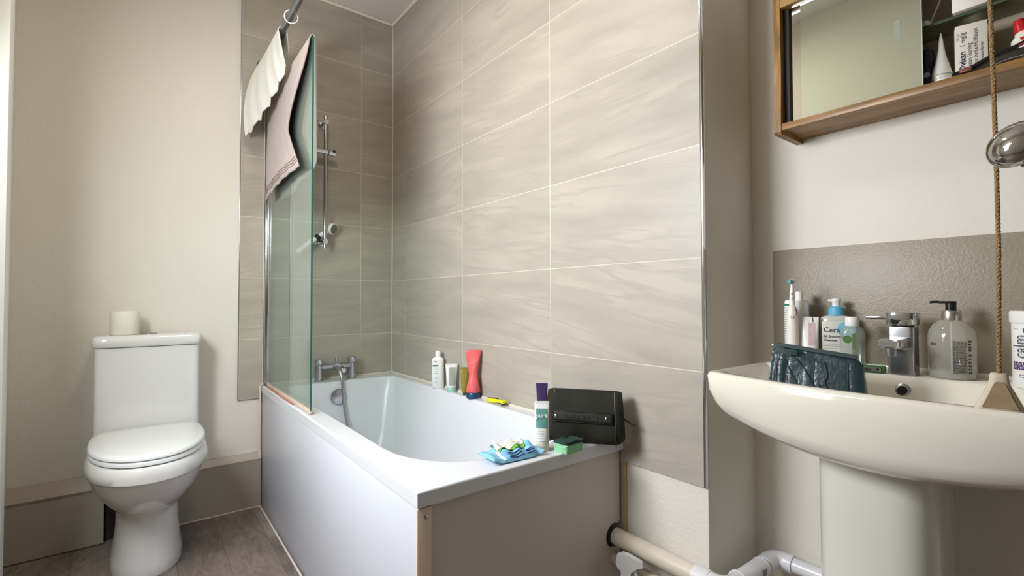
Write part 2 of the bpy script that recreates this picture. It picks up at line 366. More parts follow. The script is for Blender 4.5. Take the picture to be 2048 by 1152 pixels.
# ---------------------------------------------------------------- bath
bath = thing('bathtub', 'white acrylic bath with a flat outer panel, standing in the tiled corner', 'bathtub', (-.345, -.855, 0))
def T(p, o=(-.345, -.855, 0)): return Vector((p[0]-o[0], p[1]-o[1], p[2]-o[2]))
cx, cy = -.345, -.86
angs = sorted(set([2*PI*i/112 for i in range(112)] + [math.atan2(sy*.843, sx*.345) % (2*PI) for sx in (-1, 1) for sy in (-1, 1)]))
def rectring(x0, x1, y0, y1, z, r=0.0):
    """ray-cast a rounded rectangle from the tub centre"""
    out = []
    for a in angs:
        d = Vector((math.cos(a), math.sin(a)))
        tx = ((x1-cx)/d.x if d.x > 1e-9 else (x0-cx)/d.x if d.x < -1e-9 else 9e9); ty = ((y1-cy)/d.y if d.y > 1e-9 else (y0-cy)/d.y if d.y < -1e-9 else 9e9)
        t = min(tx, ty); out.append(Vector((cx+d.x*t, cy+d.y*t, z)))
    return out
def openring(x0, x1, y0, y1, z, rn, rf):
    """opening with big round corners at the near end (rn) and small ones at the far end (rf)"""
    out = []
    for a in angs:
        d = Vector((math.cos(a), math.sin(a))); lo, hi = 0, 3.0
        for _ in range(30):
            m_ = (lo+hi)/2; x, y = cx+d.x*m_, cy+d.y*m_
            ins = x0 < x < x1 and y0 < y < y1
            if ins:
                r = rn if y < cy else rf
                r = min(r, (x1-x0)/2-.001)
                ex = max(x0+r-x, x-(x1-r), 0)
                ey = max(y0+rn*1.25-y, 0)/(1.25) if y < cy else max(y-(y1-rf), 0)
                if ex > 0 and ey > 0 and ex*ex+ey*ey > r*r: ins = False
            if ins: lo = m_
            else: hi = m_
        out.append(Vector((cx+d.x*lo, cy+d.y*lo, z)))
    return out
zr = .588
rings = [rectring(-.686, 0, -1.700, -.002, .550), rectring(-.690, 0, -1.703, -.002, .553), rectring(-.690, 0, -1.703, -.002, .5545), rectring(-.690, 0, -1.703, -.002, zr-.0055), rectring(-.690, 0, -1.703, -.002, zr-.004), rectring(-.6885, 0, -1.7015, -.002, zr-.001), rectring(-.686, 0, -1.699, -.003, zr), rectring(-.684, 0, -1.697, -.004, zr),
         openring(-.626, -.044, -1.617, -.117, zr, .20, .05),
         openring(-.622, -.048, -1.612, -.122, zr, .20, .05), openring(-.617, -.053, -1.606, -.127, zr-.003, .20, .05), openring(-.614, -.056, -1.602, -.130, zr-.010, .20, .05),
         openring(-.600, -.075, -1.57, -.150, .50, .19, .05), openring(-.575, -.11, -1.48, -.178, .32, .18, .06), openring(-.555, -.135, -1.38, -.20, .22, .17, .07),
         openring(-.53, -.16, -1.32, -.225, .175, .15, .08), openring(-.45, -.24, -1.15, -.32, .160, .10, .08)]
b = MB(); b.loft([[T(p) for p in r] for r in rings], False, True); b.build('tub_shell', acry, bath, sharp=45)
b = MB(); b.rng(-.686+.345, -.678+.345, -1.692+.855, -.004+.855, .0, .551, .001); b.build('side_panel', panelm, bath)
b = MB()                                                                     # end panel with the notch for the waste pipe
px0, px1, yE = -.677, -.004, -1.690
pts = [(px0, 0), (px1, 0), (px1, .245)]
for k in range(13):
    a = -PI*.5 - PI*k/12*.62; pts.append((-.034+.034*math.cos(a)-0, .309+.034*math.sin(a)))
pts = [(px0, 0), (px1, 0), (px1, .262)] + [(-.030+.036*math.cos(a), .297+.036*math.sin(a)) for a in [math.radians(v) for v in range(-40, -321, -20)] if -.030+.036*math.cos(a) < px1-.001] + [(px1, .335), (px1, .550), (px0, .550)]
b.loft([[Vector((x+.345, y+.855, z)) for x, z in pts] for y in (yE, yE+.008)]); b.build('end_panel', mat('end_panel_plastic', (206, 199, 190), .35), bath, sharp=25)
b = MB(); b.rng(-.6885+.345, -.652+.345, -1.6985+.855, -1.690+.855, 0, .5485, .003); o = b.build('corner_trim', mat('corner_trim_plastic', (224, 206, 186), .4), bath); o['label'] = 'pinkish corner strip of the bath panel'
MB().lathe([(.0055, 0), (.0055, .001), (.003, .0025)], (-.667+.345, -1.6985+.855, .527), (0, -1, 0), 16).build('screw', chromed, o)
MB().lathe([(.038, 0), (.040, .004), (.036, .010), (.018, .013), (0, .0135)], (-.360+.345, -.152+.855, .512), (0, -1, .12), 32).build('overflow_cover', chromed, bath)

# ---------------------------------------------------------------- bath mixer taps
tp = thing('bath_mixer', 'chrome two-pillar bath and shower mixer on the far bath rim', 'tap', (-.335, -.062, zr))
for sx, zt in ((-.098, .112), (.074, .118)):
    pl = MB().lathe([(.024, 0), (.024, .004), (.0195, .006), (.0195, zt-.03)], (sx, 0, 0), n=28).build('pillar', chromed, tp)
    h = MB().lathe([(.0198, zt-.028), (.021, zt-.026), (.021, zt-.002), (.019, zt)], (sx, 0, 0), n=28)
    h.cyl((sx, -.006, zt-.006), (sx+.012, -.03, zt-.002), .004, 12); h.build('tap_handle', chrome, tp)
b = MB().cyl((-.098, 0, .070), (.074, 0, .070), .0145, 24); b.build('crossbar', chromed, tp)
b = MB().lathe([(.019, -.02), (.021, -.01), (.021, .01), (.018, .018)], (-.008, -.002, .068), (0, -1, 0), 24).tube([(-.008, -.01, .066), (-.008, -.05, .058), (-.008, -.066, .036)], .012, 14, smooth=4); b.build('spout', chromed, tp)
b = MB().cyl((-.008, 0, .078), (-.008, 0, .115), .0065, 16); b.build('diverter', chrome, tp)
b = MB().lathe([(.012, 0), (.015, .004), (.015, .016), (.01, .02)], (.02, -.022, .052), (0, -1, -.2), 20); b.build('hose_outlet', chrome, tp)
hose_pts = [(-.343, -.118, .648), (-.342, -.135, .63), (-.340, -.15, .58), (-.338, -.165, .50), (-.333, -.185, .42), (-.322, -.22, .33), (-.30, -.27, .24), (-.30, -.36, .18), (-.38, -.5, .172), (-.44, -.42, .176)]
tag(MB().tube(hose_pts, .0068, 10, smooth=8).build('shower_hose', chromed), 'ribbed metal shower hose hanging from the mixer into the tub', 'hose')

# ---------------------------------------------------------------- shower riser rail
rr = thing('shower_rail', 'chrome vertical shower riser rail on the back wall tiles', 'shower rail', (-.404, -.058, 1.28))
MB().cyl((0, 0, 0), (0, 0, .705), .0098, 24, bev=.001).build('rail', chromed, rr)
for z in (.038, .672):
    b = MB().lathe([(.024, .058), (.024, .052), (.018, .046), (.011, .044), (.011, 0), (.0135, -.004), (.0135, -.012)], (0, 0, z), (0, 1, 0), 24)
    b.build('wall_bracket', chrome, rr)
b = MB().cyl((-.052, -.002, .515), (.012, -.002, .513), .0145, 24, bev=.001).cyl((.014, -.002, .513), (.052, -.002, .509), .0165, 24, bev=.002); sl_ = b.build('slider_clamp', chrome, rr)
MB().lathe([(.008, 0), (.008, .003)], (.040, -.017, .517), (0, -1, .3), 16).build('release_button', black, sl_)
sh = thing('hand_shower', 'white and chrome hand shower resting behind the foot of the rail', 'shower head', (-.42, -.045, 1.345))
b = MB().tube([(-.125, -.012, -.095), (-.07, -.008, -.045), (-.015, 0, -.004), (.03, 0, .028)], .0125, 14, smooth=4); b.build('handle', whitep, sh)
MB().cyl((-.028, -.004, -.016), (-.012, -.002, -.002), .0165, 20).build('collar', black, sh)
dv = Vector((.55, -.72, -.25)).normalized()
b = MB().lathe([(.014, -.018), (.027, -.008), (.0315, .002), (.031, .008), (.0285, .011)], (.055, -.006, .044), dv, 28); b.build('head_shell', whitep, sh)
b = MB().lathe([(.0255, .0), (.0255, .002), (.01, .003)], Vector((.055, -.006, .044))+dv*.0105, dv, 28); b.build('spray_plate', mat('grey_spray_plate', (120, 116, 110), .4, noise=.3, nscale=400), sh)
b = MB().lathe([(.021, 0), (.021, .006), (.014, .012), (.010, .03)], (-.02, .043, -.02), (0, -1, .2), 20); b.build('wall_holder', chrome, sh)

# ---------------------------------------------------------------- glass screen
sy0, sy1, sx = -.812, -.035, -.674
scn = thing('bath_screen', 'clear greenish glass bath screen standing on the bath rim', 'shower screen', (sx, -.4, zr))
g_ = MB().rng(-.003, .003, sy0+.4, sy1+.4-.02, .016, 1.405); g_.build('glass_pane', glass, scn, flat=True)
MB().rng(-.0031, .0031, sy0+.4-.0015, sy0+.4, .016, 1.405).build('polished_edge', glassedge, scn, flat=True)
b = MB().rng(-.010, .010, .36, .385, .004, 1.41, .002).rng(-.013, .013, .385, .398, .004, 1.41, .001).rng(-.006, .006, .352, .36, .004, 1.41, .001); b.build('wall_profile', chrome, scn)
b = MB().rng(-.014, -.010, .385, .399, .004, 1.41, .001); b.build('white_strip', mat('cream_seal', (234, 222, 206), .5), scn)
b = MB().rng(-.0045, .0045, sy0+.4, .36, .0045, .019, .001); b.build('bottom_seal', mat('stained_seal', (222, 196, 176), .4, noise=.15, nscale=12), scn)
b = MB().rng(-.008, .008, .35, .372, .004, .014, .002); b.build('hinge_foot', black, scn)
tag(MB().grid(lambda u, v: Vector((-.686+.010*v+.002*math.sin(u*7), -.09-.50*u, zr+.0008)), 20, 2).build('limescale_stain', mat('rust_stain', (188, 128, 104), .5, noise=.35, nscale=30), normals=False), 'rust-pink stain on the bath rim along the screen foot', 'stain')

# ---------------------------------------------------------------- curtain rod and ring, white cloth
rod = thing('curtain_rod', 'grey metal shower curtain rod running over the outer bath edge', 'rod', (-.695, 0, 2.186))
MB().tube([(0, -.0005, 0), (0, -.5, 0), (0, -1.0, 0), (0, -1.58, 0), (.012, -1.64, 0), (.05, -1.68, 0), (.11, -1.69, 0), (.4, -1.69, 0), (.6945, -1.69, 0)], .0135, 20, smooth=6).build('rod_tube', mat('brushed_rod', (150, 156, 160), .32, metal=.9), rod)
dfl = mat('dark_flange', (92, 90, 86), .4, metal=.7)
MB().lathe([(.030, 0), (.030, .004), (.022, .010), (.016, .022)], (0, -.0005, 0), (0, -1, 0), 28).build('wall_flange', dfl, rod)
MB().lathe([(.030, 0), (.030, .004), (.022, .010), (.016, .022)], (.6945, -1.69, 0), (-1, 0, 0), 28).build('wall_flange', dfl, rod)
pts = [Vector((-.695+.024*math.cos(a)*1.0, -.565, 2.176+.030*math.sin(a))) for a in [math.radians(d) for d in range(75, 395, 16)]]
tag(MB().tube([Vector((p.x, -.565+.012*math.sin(i*.3), p.z)) for i, p in enumerate(pts)], .0022, 8, smooth=2).build('curtain_ring', whitep), 'open white plastic curtain ring hooked on the rod', 'curtain ring')
clothm = mat('white_cloth', (238, 236, 226), .9, sheen=.3, bump=.5, bscale=350)
def whitecloth(u, v):
    # u: 0 near .. 1 far along the rod ; v: 0 outer hem .. .5 over rod .. 1 inner hem
    s = (v-.5)*2; sg = 1 if s > 0 else -1
    top = Vector((-.695, -.42+.385*u, 2.186)); r = .0165
    if abs(s) < .12:
        a = s/.12*PI/2; return top + Vector((r*math.sin(a), .004*math.sin(u*22), r*math.cos(a)))
    q = (abs(s)-.12)/.88
    if s < 0:
        hem = Vector((-.714-.060*u**2.2, -.585+.535*u, 1.955-.155*u**1.1+.006*math.sin(u*34)+.004*math.sin(u*61)))
        p = top.lerp(hem, q); p.x = -.695-r-(.695+0-.695) + (hem.x+.695+r)*q**.7
        p.x -= .030*math.sin(q*PI)**.8*u + .0035*math.sin(u*30+q*2)*q**.5 + .002
        p.y += .004*math.sin(u*22) + .010*math.sin(q*PI)*math.sin(u*11)
        return p
    p = top + Vector((r+.004*q, .03*q*(u-.5), -(.10+.08*u+.008*math.sin(u*31))*q)); p.x += .002*math.sin(u*26)*q
    return p
c = MB().grid(whitecloth, 70, 60).build('cloth', clothm, solid=.003, normals=False)
tag(c, 'crumpled white cloth slung over the curtain rod', 'cloth')

# ---------------------------------------------------------------- pink towel on the screen
towm = mat('towel_terry', (170, 148, 137), .95, sheen=.5, bump=.9, bscale=520, noise=.05, nscale=60)
zt = zr+1.405
def towel(u, v):
    # u 0 = near edge (y=-.80) .. 1 far ; v 0 outer hem .. .5 top .. 1 inner hem
    s = (v-.5)*2; r = .007
    far = -.085 ; near = sy0+.004
    if abs(s) < .05:
        a = s/.05*PI/2; return Vector((sx + r*math.sin(a), near+(far-near)*u, zt+.003+r*math.cos(a)))
    q = (abs(s)-.05)/.95
    if s < 0:
        L = .475 + .035*u
        # near side edge drifts to the far side on the way down, then flips back out
        e = near + (.24*math.sin(min(1, q/.62)*PI/2)**2 if q < .62 else .24 - .17*((q-.62)/.38)**1.0)
        y = e + (far-.02*q-e)*u
        fold = .005*math.sin(u*15+1.2*q)*q + .010*math.exp(-((u-.0)/.12)**2)*math.sin(q*PI)
        x = sx - r - .004 - .012*q - abs(fold)
        return Vector((x, y, zt - L*q + .02*math.sin(u*3)*q))
    L = .46 + .03*math.sin(u*3)
    y = near + (far-near)*u + .02*q*(1-u)
    return Vector((sx + r + .003 + .012*q + .008*q*math.sin(u*15), y, zt - L*q - .05*q*u))
t_ = MB().grid(towel, 56, 90).build('towel', towm, solid=.004, normals=False)
tag(t_, 'dusty pink terry towel hanging over the top of the bath screen', 'towel')
b = MB()
for zz in (.90, .925, .95):
    vv = .5*(1-zz*.95-.05)
    b.tube([towel(k/40, vv)+Vector((-.0028, 0, 0)) for k in range(41)], .0022, 6)
b.build('woven_border', mat('towel_border', (158, 136, 126), .9), t_)

# ---------------------------------------------------------------- toilet
tx = -1.140
to = thing('toilet', 'white close-coupled toilet with closed lid against the back wall', 'toilet', (tx, -.35, 0))
def egg(rx, yb, yc, yf, z, n=64, ef=2.15, eb=4.5):
    out = []
    for i in range(n):
        a = 2*PI*i/n; c, q = math.cos(a), math.sin(a); e = eb if q > 0 else ef
        hy = (yb-yc) if q > 0 else (yc-yf)
        out.append(Vector((rx*math.copysign(abs(c)**(2/e), c), yc+.35 + hy*math.copysign(abs(q)**(2/e), q), z)))
    return out
P = [(.112, -.035, -.27, -.462, .0), (.1155, -.035, -.27, -.465, .008), (.113, -.035, -.27, -.458, .04), (.104, -.035, -.27, -.44, .10), (.0985, -.035, -.27, -.43, .16), (.0985, -.035, -.27, -.432, .20), (.100, -.035, -.27, -.44, .222),
     (.104, -.03, -.28, -.462, .236), (.118, -.03, -.30, -.51, .26), (.142, -.03, -.32, -.57, .30), (.164, -.03, -.34, -.62, .345), (.1795, -.03, -.35, -.655, .392), (.1825, -.03, -.355, -.664, .402),
     (.1875, -.03, -.355, -.672, .407), (.1865, -.03, -.355, -.675, .43), (.1805, -.03, -.355, -.672, .452), (.174, -.035, -.355, -.665, .459)]
b = MB(); b.loft([egg(*p) for p in P]); b.build('pan', ceram, to, sharp=50)
b = MB(); b.loft([egg(.170, -.205, -.36, -.658, .461), egg(.1765, -.20, -.36, -.667, .464), egg(.1775, -.20, -.36, -.668, .474), egg(.174, -.20, -.36, -.664, .4785)]); b.build('seat', seatm, to, sharp=50)
b = MB(); b.loft([egg(.172, -.185, -.36, -.662, .4795), egg(.1775, -.18, -.36, -.668, .483), egg(.1775, -.18, -.36, -.668, .489), egg(.173, -.182, -.36, -.662, .495), egg(.160, -.19, -.36, -.64, .4985), egg(.08, -.24, -.36, -.5, .501)]); b.build('lid', seatm, to, sharp=50)
def cis(rx, yf, z, e=9): return [Vector((v.x, v.y, z)) for v in sell(0, (yf-.012)/2+.35, z, rx, abs(yf+.012)/2, e, 56)]
b = MB(); b.loft([cis(.176, -.170, .44), cis(.176, -.170, .50), cis(.176, -.172, .70), cis(.1765, -.173, .818)]); b.build('cistern', ceram, to, sharp=50)
b = MB(); b.loft([cis(.1775, -.176, .8205), cis(.181, -.181, .824), cis(.1835, -.184, .845), cis(.1815, -.181, .860), cis(.174, -.172, .8665), cis(.15, -.15, .868)]); b.build('cistern_lid', ceram, to, sharp=60)
b = MB().lathe([(.028, 0), (.028, .003), (.024, .005)], (.0, .35-.095, .868), n=28); fb = b.build('flush_button', chromed, to)
MB().rng(-.0005, .0005, .35-.095-.022, .35-.095+.022, .8725, .8732).build('button_split', black, fb)
for sxx in (-.07, .07): MB().cyl((sxx, .35-.198, .459), (sxx, .35-.198, .49), .011, 16).build('hinge', seatm, to)
rl = thing('toilet_roll', 'white toilet roll standing upright on the cistern lid', 'toilet roll', (-1.222, -.100, .8685))
b = MB(); b.loft([[Vector((r*math.cos(2*PI*i/40), r*math.sin(2*PI*i/40), z)) for i in range(40)] for r, z in ((.022, .097), (.022, 0), (.0475, 0), (.049, .002), (.049, .095), (.0475, .097), (.022, .097))], False, False); b.build('paper', mat('tissue', (232, 228, 214), .95, bump=.3, bscale=300), rl)
b = MB(); b.loft([[Vector((r*math.cos(2*PI*i/32), r*math.sin(2*PI*i/32), z)) for i in range(32)] for r, z in ((.0215, .096), (.0215, .001), (.0205, .001), (.0205, .096), (.0215, .096))], False, False); b.build('card_core', mat('cardboard', (170, 146, 116), .9), rl)

# ---------------------------------------------------------------- basin on pedestal
BY = -2.372
ba = thing('wash_basin', 'large white ceramic wash basin with curved front on a pedestal', 'basin', (XR, BY, 0))
def bring(z, xb, xf, hw, bow, e=None, rc=.03, n=18):
    """outline of the basin: straight back at xb, bowed front at xf (centre), half width hw; local x from wall"""
    pts = []
    # back edge +y -> -y, then right side, front (bowed), left side
    K = 24
    for k in range(K): pts.append((xb, hw - 2*hw*k/K))
    xs = xf + bow                                              # x of the front corners
    for k in range(12): pts.append((xb + (xs+rc-xb)*k/12, -hw))
    for k in range(8):
        a = PI/2*k/8; pts.append((xs+rc - rc*math.sin(a), -hw+rc - rc*math.cos(a)))
    for k in range(40):
        q = -1+2*k/40; y = (hw-rc)*q; pts.append((xs - bow*(1-q*q), y))
    for k in range(8):
        a = PI/2*k/8; pts.append((xs+rc - rc*math.cos(a), hw-rc + rc*math.sin(a)))
    for k in range(12): pts.append((xs+rc + (xb-xs-rc)*k/12, hw))
    return [Vector((x, y, z)) for x, y in pts]
hw = .325
rings = [bring(.700, -.02, -.30, .12, .03, rc=.05), bring(.702, -.006, -.38, .22, .04, rc=.06), bring(.705, -.003, -.405, .27, .042, rc=.05), bring(.712, -.002, -.415, .292, .042, rc=.04), bring(.722, -.001, -.428, .303, .042, rc=.035),
         bring(.745, -.001, -.436, .311, .042, rc=.03), bring(.80, -.001, -.440, .321, .040, rc=.028), bring(.832, -.001, -.440, hw, .040, rc=.028), bring(.8385, -.001, -.437, hw-.002, .040, rc=.028), bring(.841, -.002, -.430, hw-.007, .039, rc=.028),
         bring(.841, -.128, -.421, hw-.020, .037, rc=.04), bring(.838, -.130, -.417, hw-.025, .036, rc=.05), bring(.825, -.137, -.411, hw-.033, .035, rc=.06), bring(.79, -.150, -.395, hw-.055, .035, rc=.08),
         bring(.755, -.175, -.365, hw-.10, .04, rc=.08), bring(.742, -.21, -.33, hw-.17, .04, rc=.06), bring(.740, -.25, -.29, .04, .01, rc=.015)]
for r_ in rings[:7]:
    for p in r_:
        wgt = 1 if p.z < .73 else (.80-p.z)/.07 if p.z < .80 else 0
        p.z += (.45*p.y*p.y - .006)*wgt
b = MB(); b.loft(rings); b.build('basin_bowl', ceramb, ba, sharp=60)
b = MB(); b.rng(-.018, -.001, -.33, .33, .836, .849, .004); b.build('rear_upstand', ceramb, ba)
b = MB(); b.lathe([(.013, 0), (.014, .002), (.012, .003)], (-.1405, .012, .812), (-1, 0, .25), 24).lathe([(.009, .0), (.009, .0035)], (-.1405, .012, .812), (-1, 0, .25), 24); ov = b.build('overflow_ring', chromed, ba)
MB().lathe([(.009, .0032), (.009, .0042)], (-.1405, .012, .812), (-1, 0, .25), 24).build('overflow_hole', black, ov)
b = MB()
def ped(z, hwy, d0, d1):
    out = []
    for i in range(44):
        a = 2*PI*i/44; c_, q = math.cos(a), math.sin(a); e = 3.2
        out.append(Vector((-(d0+d1)/2 + (d1-d0)/2*math.copysign(abs(c_)**(2/e), c_), hwy*math.copysign(abs(q)**(2/e), q)+.030, z)))
    return out
b.loft([ped(0, .110, .09, .338), ped(.01, .111, .09, .340), ped(.05, .105, .09, .336), ped(.2, .102, .09, .330), ped(.5, .102, .09, .328), ped(.68, .103, .09, .328), ped(.696, .104, .09, .328)]); pdo = b.build('pedestal', mat('pedestal_ceramic', (222, 221, 212), .16, coat=.5), ba, sharp=60)
# splashback
spm = mat('splashback_tile', (150, 141, 124), .4, noise=.05, nscale=6, bump=.25, bscale=220)
tag(MB().rng(XR-.009, XR, -2.76, -2.034, .842, 1.147, .001).build('splashback', spm), 'grey-brown stone tile splashback behind the basin', 'splashback')
# basin mixer
mx_ = thing('basin_mixer', 'chrome square-bodied basin mixer tap in the middle of the basin deck', 'tap', (.172, -2.352, .8412), -PI/2+.0)
b = MB(); b.loft([sell(0, 0, z, hx, hy, 7, 40) for z, hx, hy in ((0, .0235, .0225), (.002, .024, .023), (.102, .024, .023), (.106, .0235, .0225))]); b.build('body', chromed, mx_, sharp=50)
b = MB().cyl((0, 0, .1055), (0, 0, .1105), .020, 28); b.build('cartridge_ring', black, mx_)
b = MB(); b.loft([sell(0, 0, z, hx, hx*.97, 3.5, 44) for z, hx in ((.110, .026), (.112, .0275), (.132, .0290), (.137, .0285), (.138, .026))]); hd = b.build('lever_cap', chrome, mx_, sharp=50)
b = MB().rng(-.070, -.023, -.004, .004, .121, .129, .002); b.build('lever', chrome, hd)
b = MB(); b.loft([[Vector((x*wd, y, z0+zz*th)) for x, zz in ((-1, -.6), (-.8, -1), (.8, -1), (1, -.6), (1, .6), (.8, 1), (-.8, 1), (-1, .6))] for y, wd, z0, th in ((-.02, .021, .070, .014), (-.05, .0205, .070, .0125), (-.085, .020, .072, .0105), (-.104, .019, .073, .0085), (-.110, .015, .073, .006))]); sp_ = b.build('spout', chrome, mx_, sharp=35)
MB().cyl((0, -.092, .048), (0, -.092, .066), .0115, 24).build('aerator', chromed, sp_)

# ---------------------------------------------------------------- waste pipes
pvc = mat('white_pvc', (222, 222, 226), .3); pvcw = mat('aged_pvc', (214, 205, 190), .35)
wp = thing('waste_pipe', 'thick white plastic waste pipe running along the wall from the bath end', 'pipe', (-.030, -1.865, .297))
MB().cyl((0, .168, 0), (0, -.115, 0), .0245, 28).build('straight_pipe', pvcw, wp)
b = MB().cyl((0, -.095, 0), (0, -.135, 0), .0275, 28).tube([(0, -.13, 0), (0, -.155, 0), (.012, -.172, 0), (.03, -.18, 0), (.06, -.18, 0)], .0262, 24, smooth=5).cyl((.055, -.18, 0), (.062, -.18, 0), .0285, 28); b.build('elbow', pvc, wp)
b = MB().cyl((.062, -.18, 0), (.175, -.18, -.002), .0245, 28).cyl((.172, -.18, -.002), (.178, -.18, -.002), .0255, 28); cp = b.build('coupling', pvc, wp)
MB().rng(.135, .155, -.2049, -.2043, -.004, .012).build('printed_mark', inkg, cp)
sp2 = thing('sink_pipe', 'narrow white plastic pipe running behind the basin pedestal', 'pipe', (.222, -2.095, .296))
b = MB().tube([(-.065, .050, 0), (-.025, .050, 0), (-.008, .042, 0), (0, .025, 0), (0, .0, 0)], .0235, 24, smooth=5); b.build('elbow', pvc, sp2)
MB().cyl((0, .012, 0), (0, -.30, 0), .0195, 28).build('straight_pipe', pvc, sp2)
lp = tag(MB().cyl((-.030, -1.688, .228), (-.030, -1.97, .228), .015, 24).build('supply_pipe', pvcw), 'thinner cream pipe low on the wall under the thick waste pipe', 'pipe')
# spray bottle
sb = thing('spray_bottle', 'clear trigger spray bottle on the floor by the bath end', 'spray bottle', (-.088, -1.782, 0), -.95)
b = MB(); b.loft([sell(0, 0, z, rx, ry, 3, 32) for z, rx, ry in ((0, .036, .026), (.004, .038, .028), (.12, .038, .028), (.17, .034, .025), (.20, .016, .015), (.215, .013, .013))]); b.build('bottle', glassmat('clear_bottle', (236, 236, 232), opac=.25), sb)
MB().cyl((0, 0, .212), (0, 0, .236), .0155, 24).build('collar', mat('milky_plastic', (226, 226, 226), .35, sss=.2), sb)
b = MB(); b.loft([[Vector((x, y*s_, z)) for y in () ] for s_ in ()] if False else [[Vector((xx, yy, zz)) for xx, zz in ((-.024, .262), (-.028, .275), (-.024, .290), (-.008, .298), (.012, .294), (.044, .280), (.046, .268), (.03, .264), (.014, .250), (.012, .234), (-.012, .234), (-.014, .25))] for yy in (-.010, .010)])
b.build('trigger_head', mat('milky_plastic', (226, 226, 226), .35), sb)
b = MB().tube([(.026, 0, .266), (.024, 0, .250), (.030, 0, .235), (.028, 0, .215)], .005, 8, smooth=3); b.build('trigger', mat('milky_plastic', (226, 226, 226), .35), sb)

# ---------------------------------------------------------------- toiletries on the bath rim
def body(parent, prof, m, name='bottle', e=2.2, n=36, sharp=50):
    """prof: list of (z, rx, ry)"""
    b = MB(); b.loft([sell(0, 0, z, rx, ry, e, n) for z, rx, ry in prof]); return b.build(name, m, parent, sharp=sharp)
R_ = math.radians
# 1 tall white bottle
o = thing('shampoo_bottle', 'tall white bottle with green printed band, farthest on the bath ledge', 'bottle', (-.036, -.612, zr), R_(-32))
body(o, [(0, .0265, .0195), (.002, .0285, .0215), (.132, .0285, .0215), (.141, .026, .020), (.146, .015, .014), (.148, .0125, .0125)], mat('white_bottle', (238, 238, 236), .3), e=2.8)
MB().lathe([(.0128, .147), (.0128, .174), (.012, .176)], n=24).build('cap', whitep, o)
MB().rng(-.024, .002, -.0222, -.0216, .104, .111).build('printed_band', greenb, o)
text('re', .017, (-.012, -.0222, .122), ink, o)
lines(o, inkg, -.020, .006, [.096, .089, .080, .072, .052, .045, .03], -.0219)
# 2 mint-capped tube
def tubeobj(name, label, loc, rz, r, h, w, capm, bodym, caph=.02, group=None, tilt=0, capr=None):
    o = thing(name, label, 'tube', loc, rz, group); capr = capr or r*.98
    MB().lathe([(capr*.96, 0), (capr, .001), (capr, caph-.001), (capr*.97, caph)], n=32).build('cap', capm, o)
    b = MB(); K = 10; rg = []
    for k in range(K+1):
        q = k/K; z = caph + (h-caph-.008)*q
        rg.append(sell(0, 0, z, r + (w-r)*q, r*(1-q)**.8*.98 + .0016, 2.0 + 1.5*q, 36))
    rg.append(sell(0, 0, h-.008, w, .0016, 4, 36)); rg.append(sell(0, 0, h, w, .0013, 4, 36))
    b.loft(rg); b.build('tube_body', bodym, o, sharp=60)
    return o
def tube_y(z, r, h, caph):                         # local -Y surface of the tube body at height z
    q = (z-caph)/(h-caph-.008); return -(r*(1-q)**.8*.98+.0016)
def tube_surf(x, z, r, h, w, caph):
    q = (z-caph)/(h-caph-.008); e = 2+1.5*q; rx = r+(w-r)*q; ry = r*(1-q)**.8*.98+.0016
    return Vector((x, -ry*max(0, 1-abs(x/rx)**e)**(1/e)-.0005, z))
def tube_print(o, m, x0, x1, zs, r, h, caph, th=.0011, rag=.4, name='printed_text'):
    b = MB()
    for z in zs:
        x = x0; end = x1-random.random()*rag*(x1-x0)
        y = tube_y(z, r, h, caph)
        while x < end:
            wd = min(random.uniform(.002, .0055), end-x); f = math.sqrt(max(.05, 1-((x+wd/2)/(r*1.1))**2))
            b.box((x+wd/2, y*f-.0003, z), (wd, .0005, th)); x += wd+.0011
    return b.build(name, m, o, flat=True)
o = tubeobj('lotion_tube', 'white tube with grey panel and mint green cap beside the tall white bottle', (-.036, -.738, zr), R_(-34), .0215, .128, .0275, mat('mint_cap', (150, 196, 184), .35), mat('pale_tube', (222, 226, 218), .32), .022)
b = MB()
b.grid(lambda u, v: tube_surf(-.011+.030*u, .030+.082*v, .0215, .128, .0275, .022), 6, 8); b.build('grey_panel', mat('grey_green_print', (150, 158, 146), .5), o)
tube_print(o, inkg, -.008, .012, [.095, .088, .082, .076, .070, .062, .05, .044], .0215, .128, .022)
# 3 olive tube
o = tubeobj('hand_cream_tube', 'small olive green metal tube with dark cap between the pale tube and the coral bottle', (-.030, -.842, zr), R_(-36), .0140, .122, .0195, mat('olive_cap', (60, 58, 34), .4), mat('olive_foil', (146, 138, 56), .33, metal=.35), .012, capr=.008)
MB().lathe([(.009, .012), (.0135, .022)], n=24).build('shoulder', mat('olive_gold', (166, 156, 84), .3, metal=.5), o)
tube_print(o, mat('pale_ink', (196, 190, 120), .5), -.009, .010, [.09, .082, .072, .064, .056, .048], .0140, .122, .012)
# 4 coral twisted bottle
o = thing('shower_gel_bottle', 'coral red waisted bottle with navy cap on the bath ledge', 'bottle', (-.034, -.918, zr), R_(-36))
MB().lathe([(.0290, 0), (.030, .001), (.030, .024), (.029, .0255)], n=40).build('cap', mat('navy_cap', (22, 62, 104), .35), o)
b = MB(); rg = []
for z, rx, ry, tw in ((.026, .0300, .0285, 0), (.032, .0335, .029, 0), (.052, .0335, .027, 8), (.080, .0265, .021, 22), (.102, .0215, .0170, 40), (.12, .0215, .0175, 60), (.15, .0265, .0190, 85), (.18, .0315, .0165, 104), (.197, .0345, .0140, 112), (.203, .0340, .0125, 113), (.204, .032, .011, 113)):
    t_a = R_(tw-105); rg.append([Vector((p.x*math.cos(t_a)-p.y*math.sin(t_a), p.x*math.sin(t_a)+p.y*math.cos(t_a), z)) for p in sell(0, 0, z, rx, ry, 2.6+(z > .14)*.8, 48)])
b.loft(rg); b.build('bottle', mat('coral_plastic', (232, 104, 104), .35), o, sharp=60)
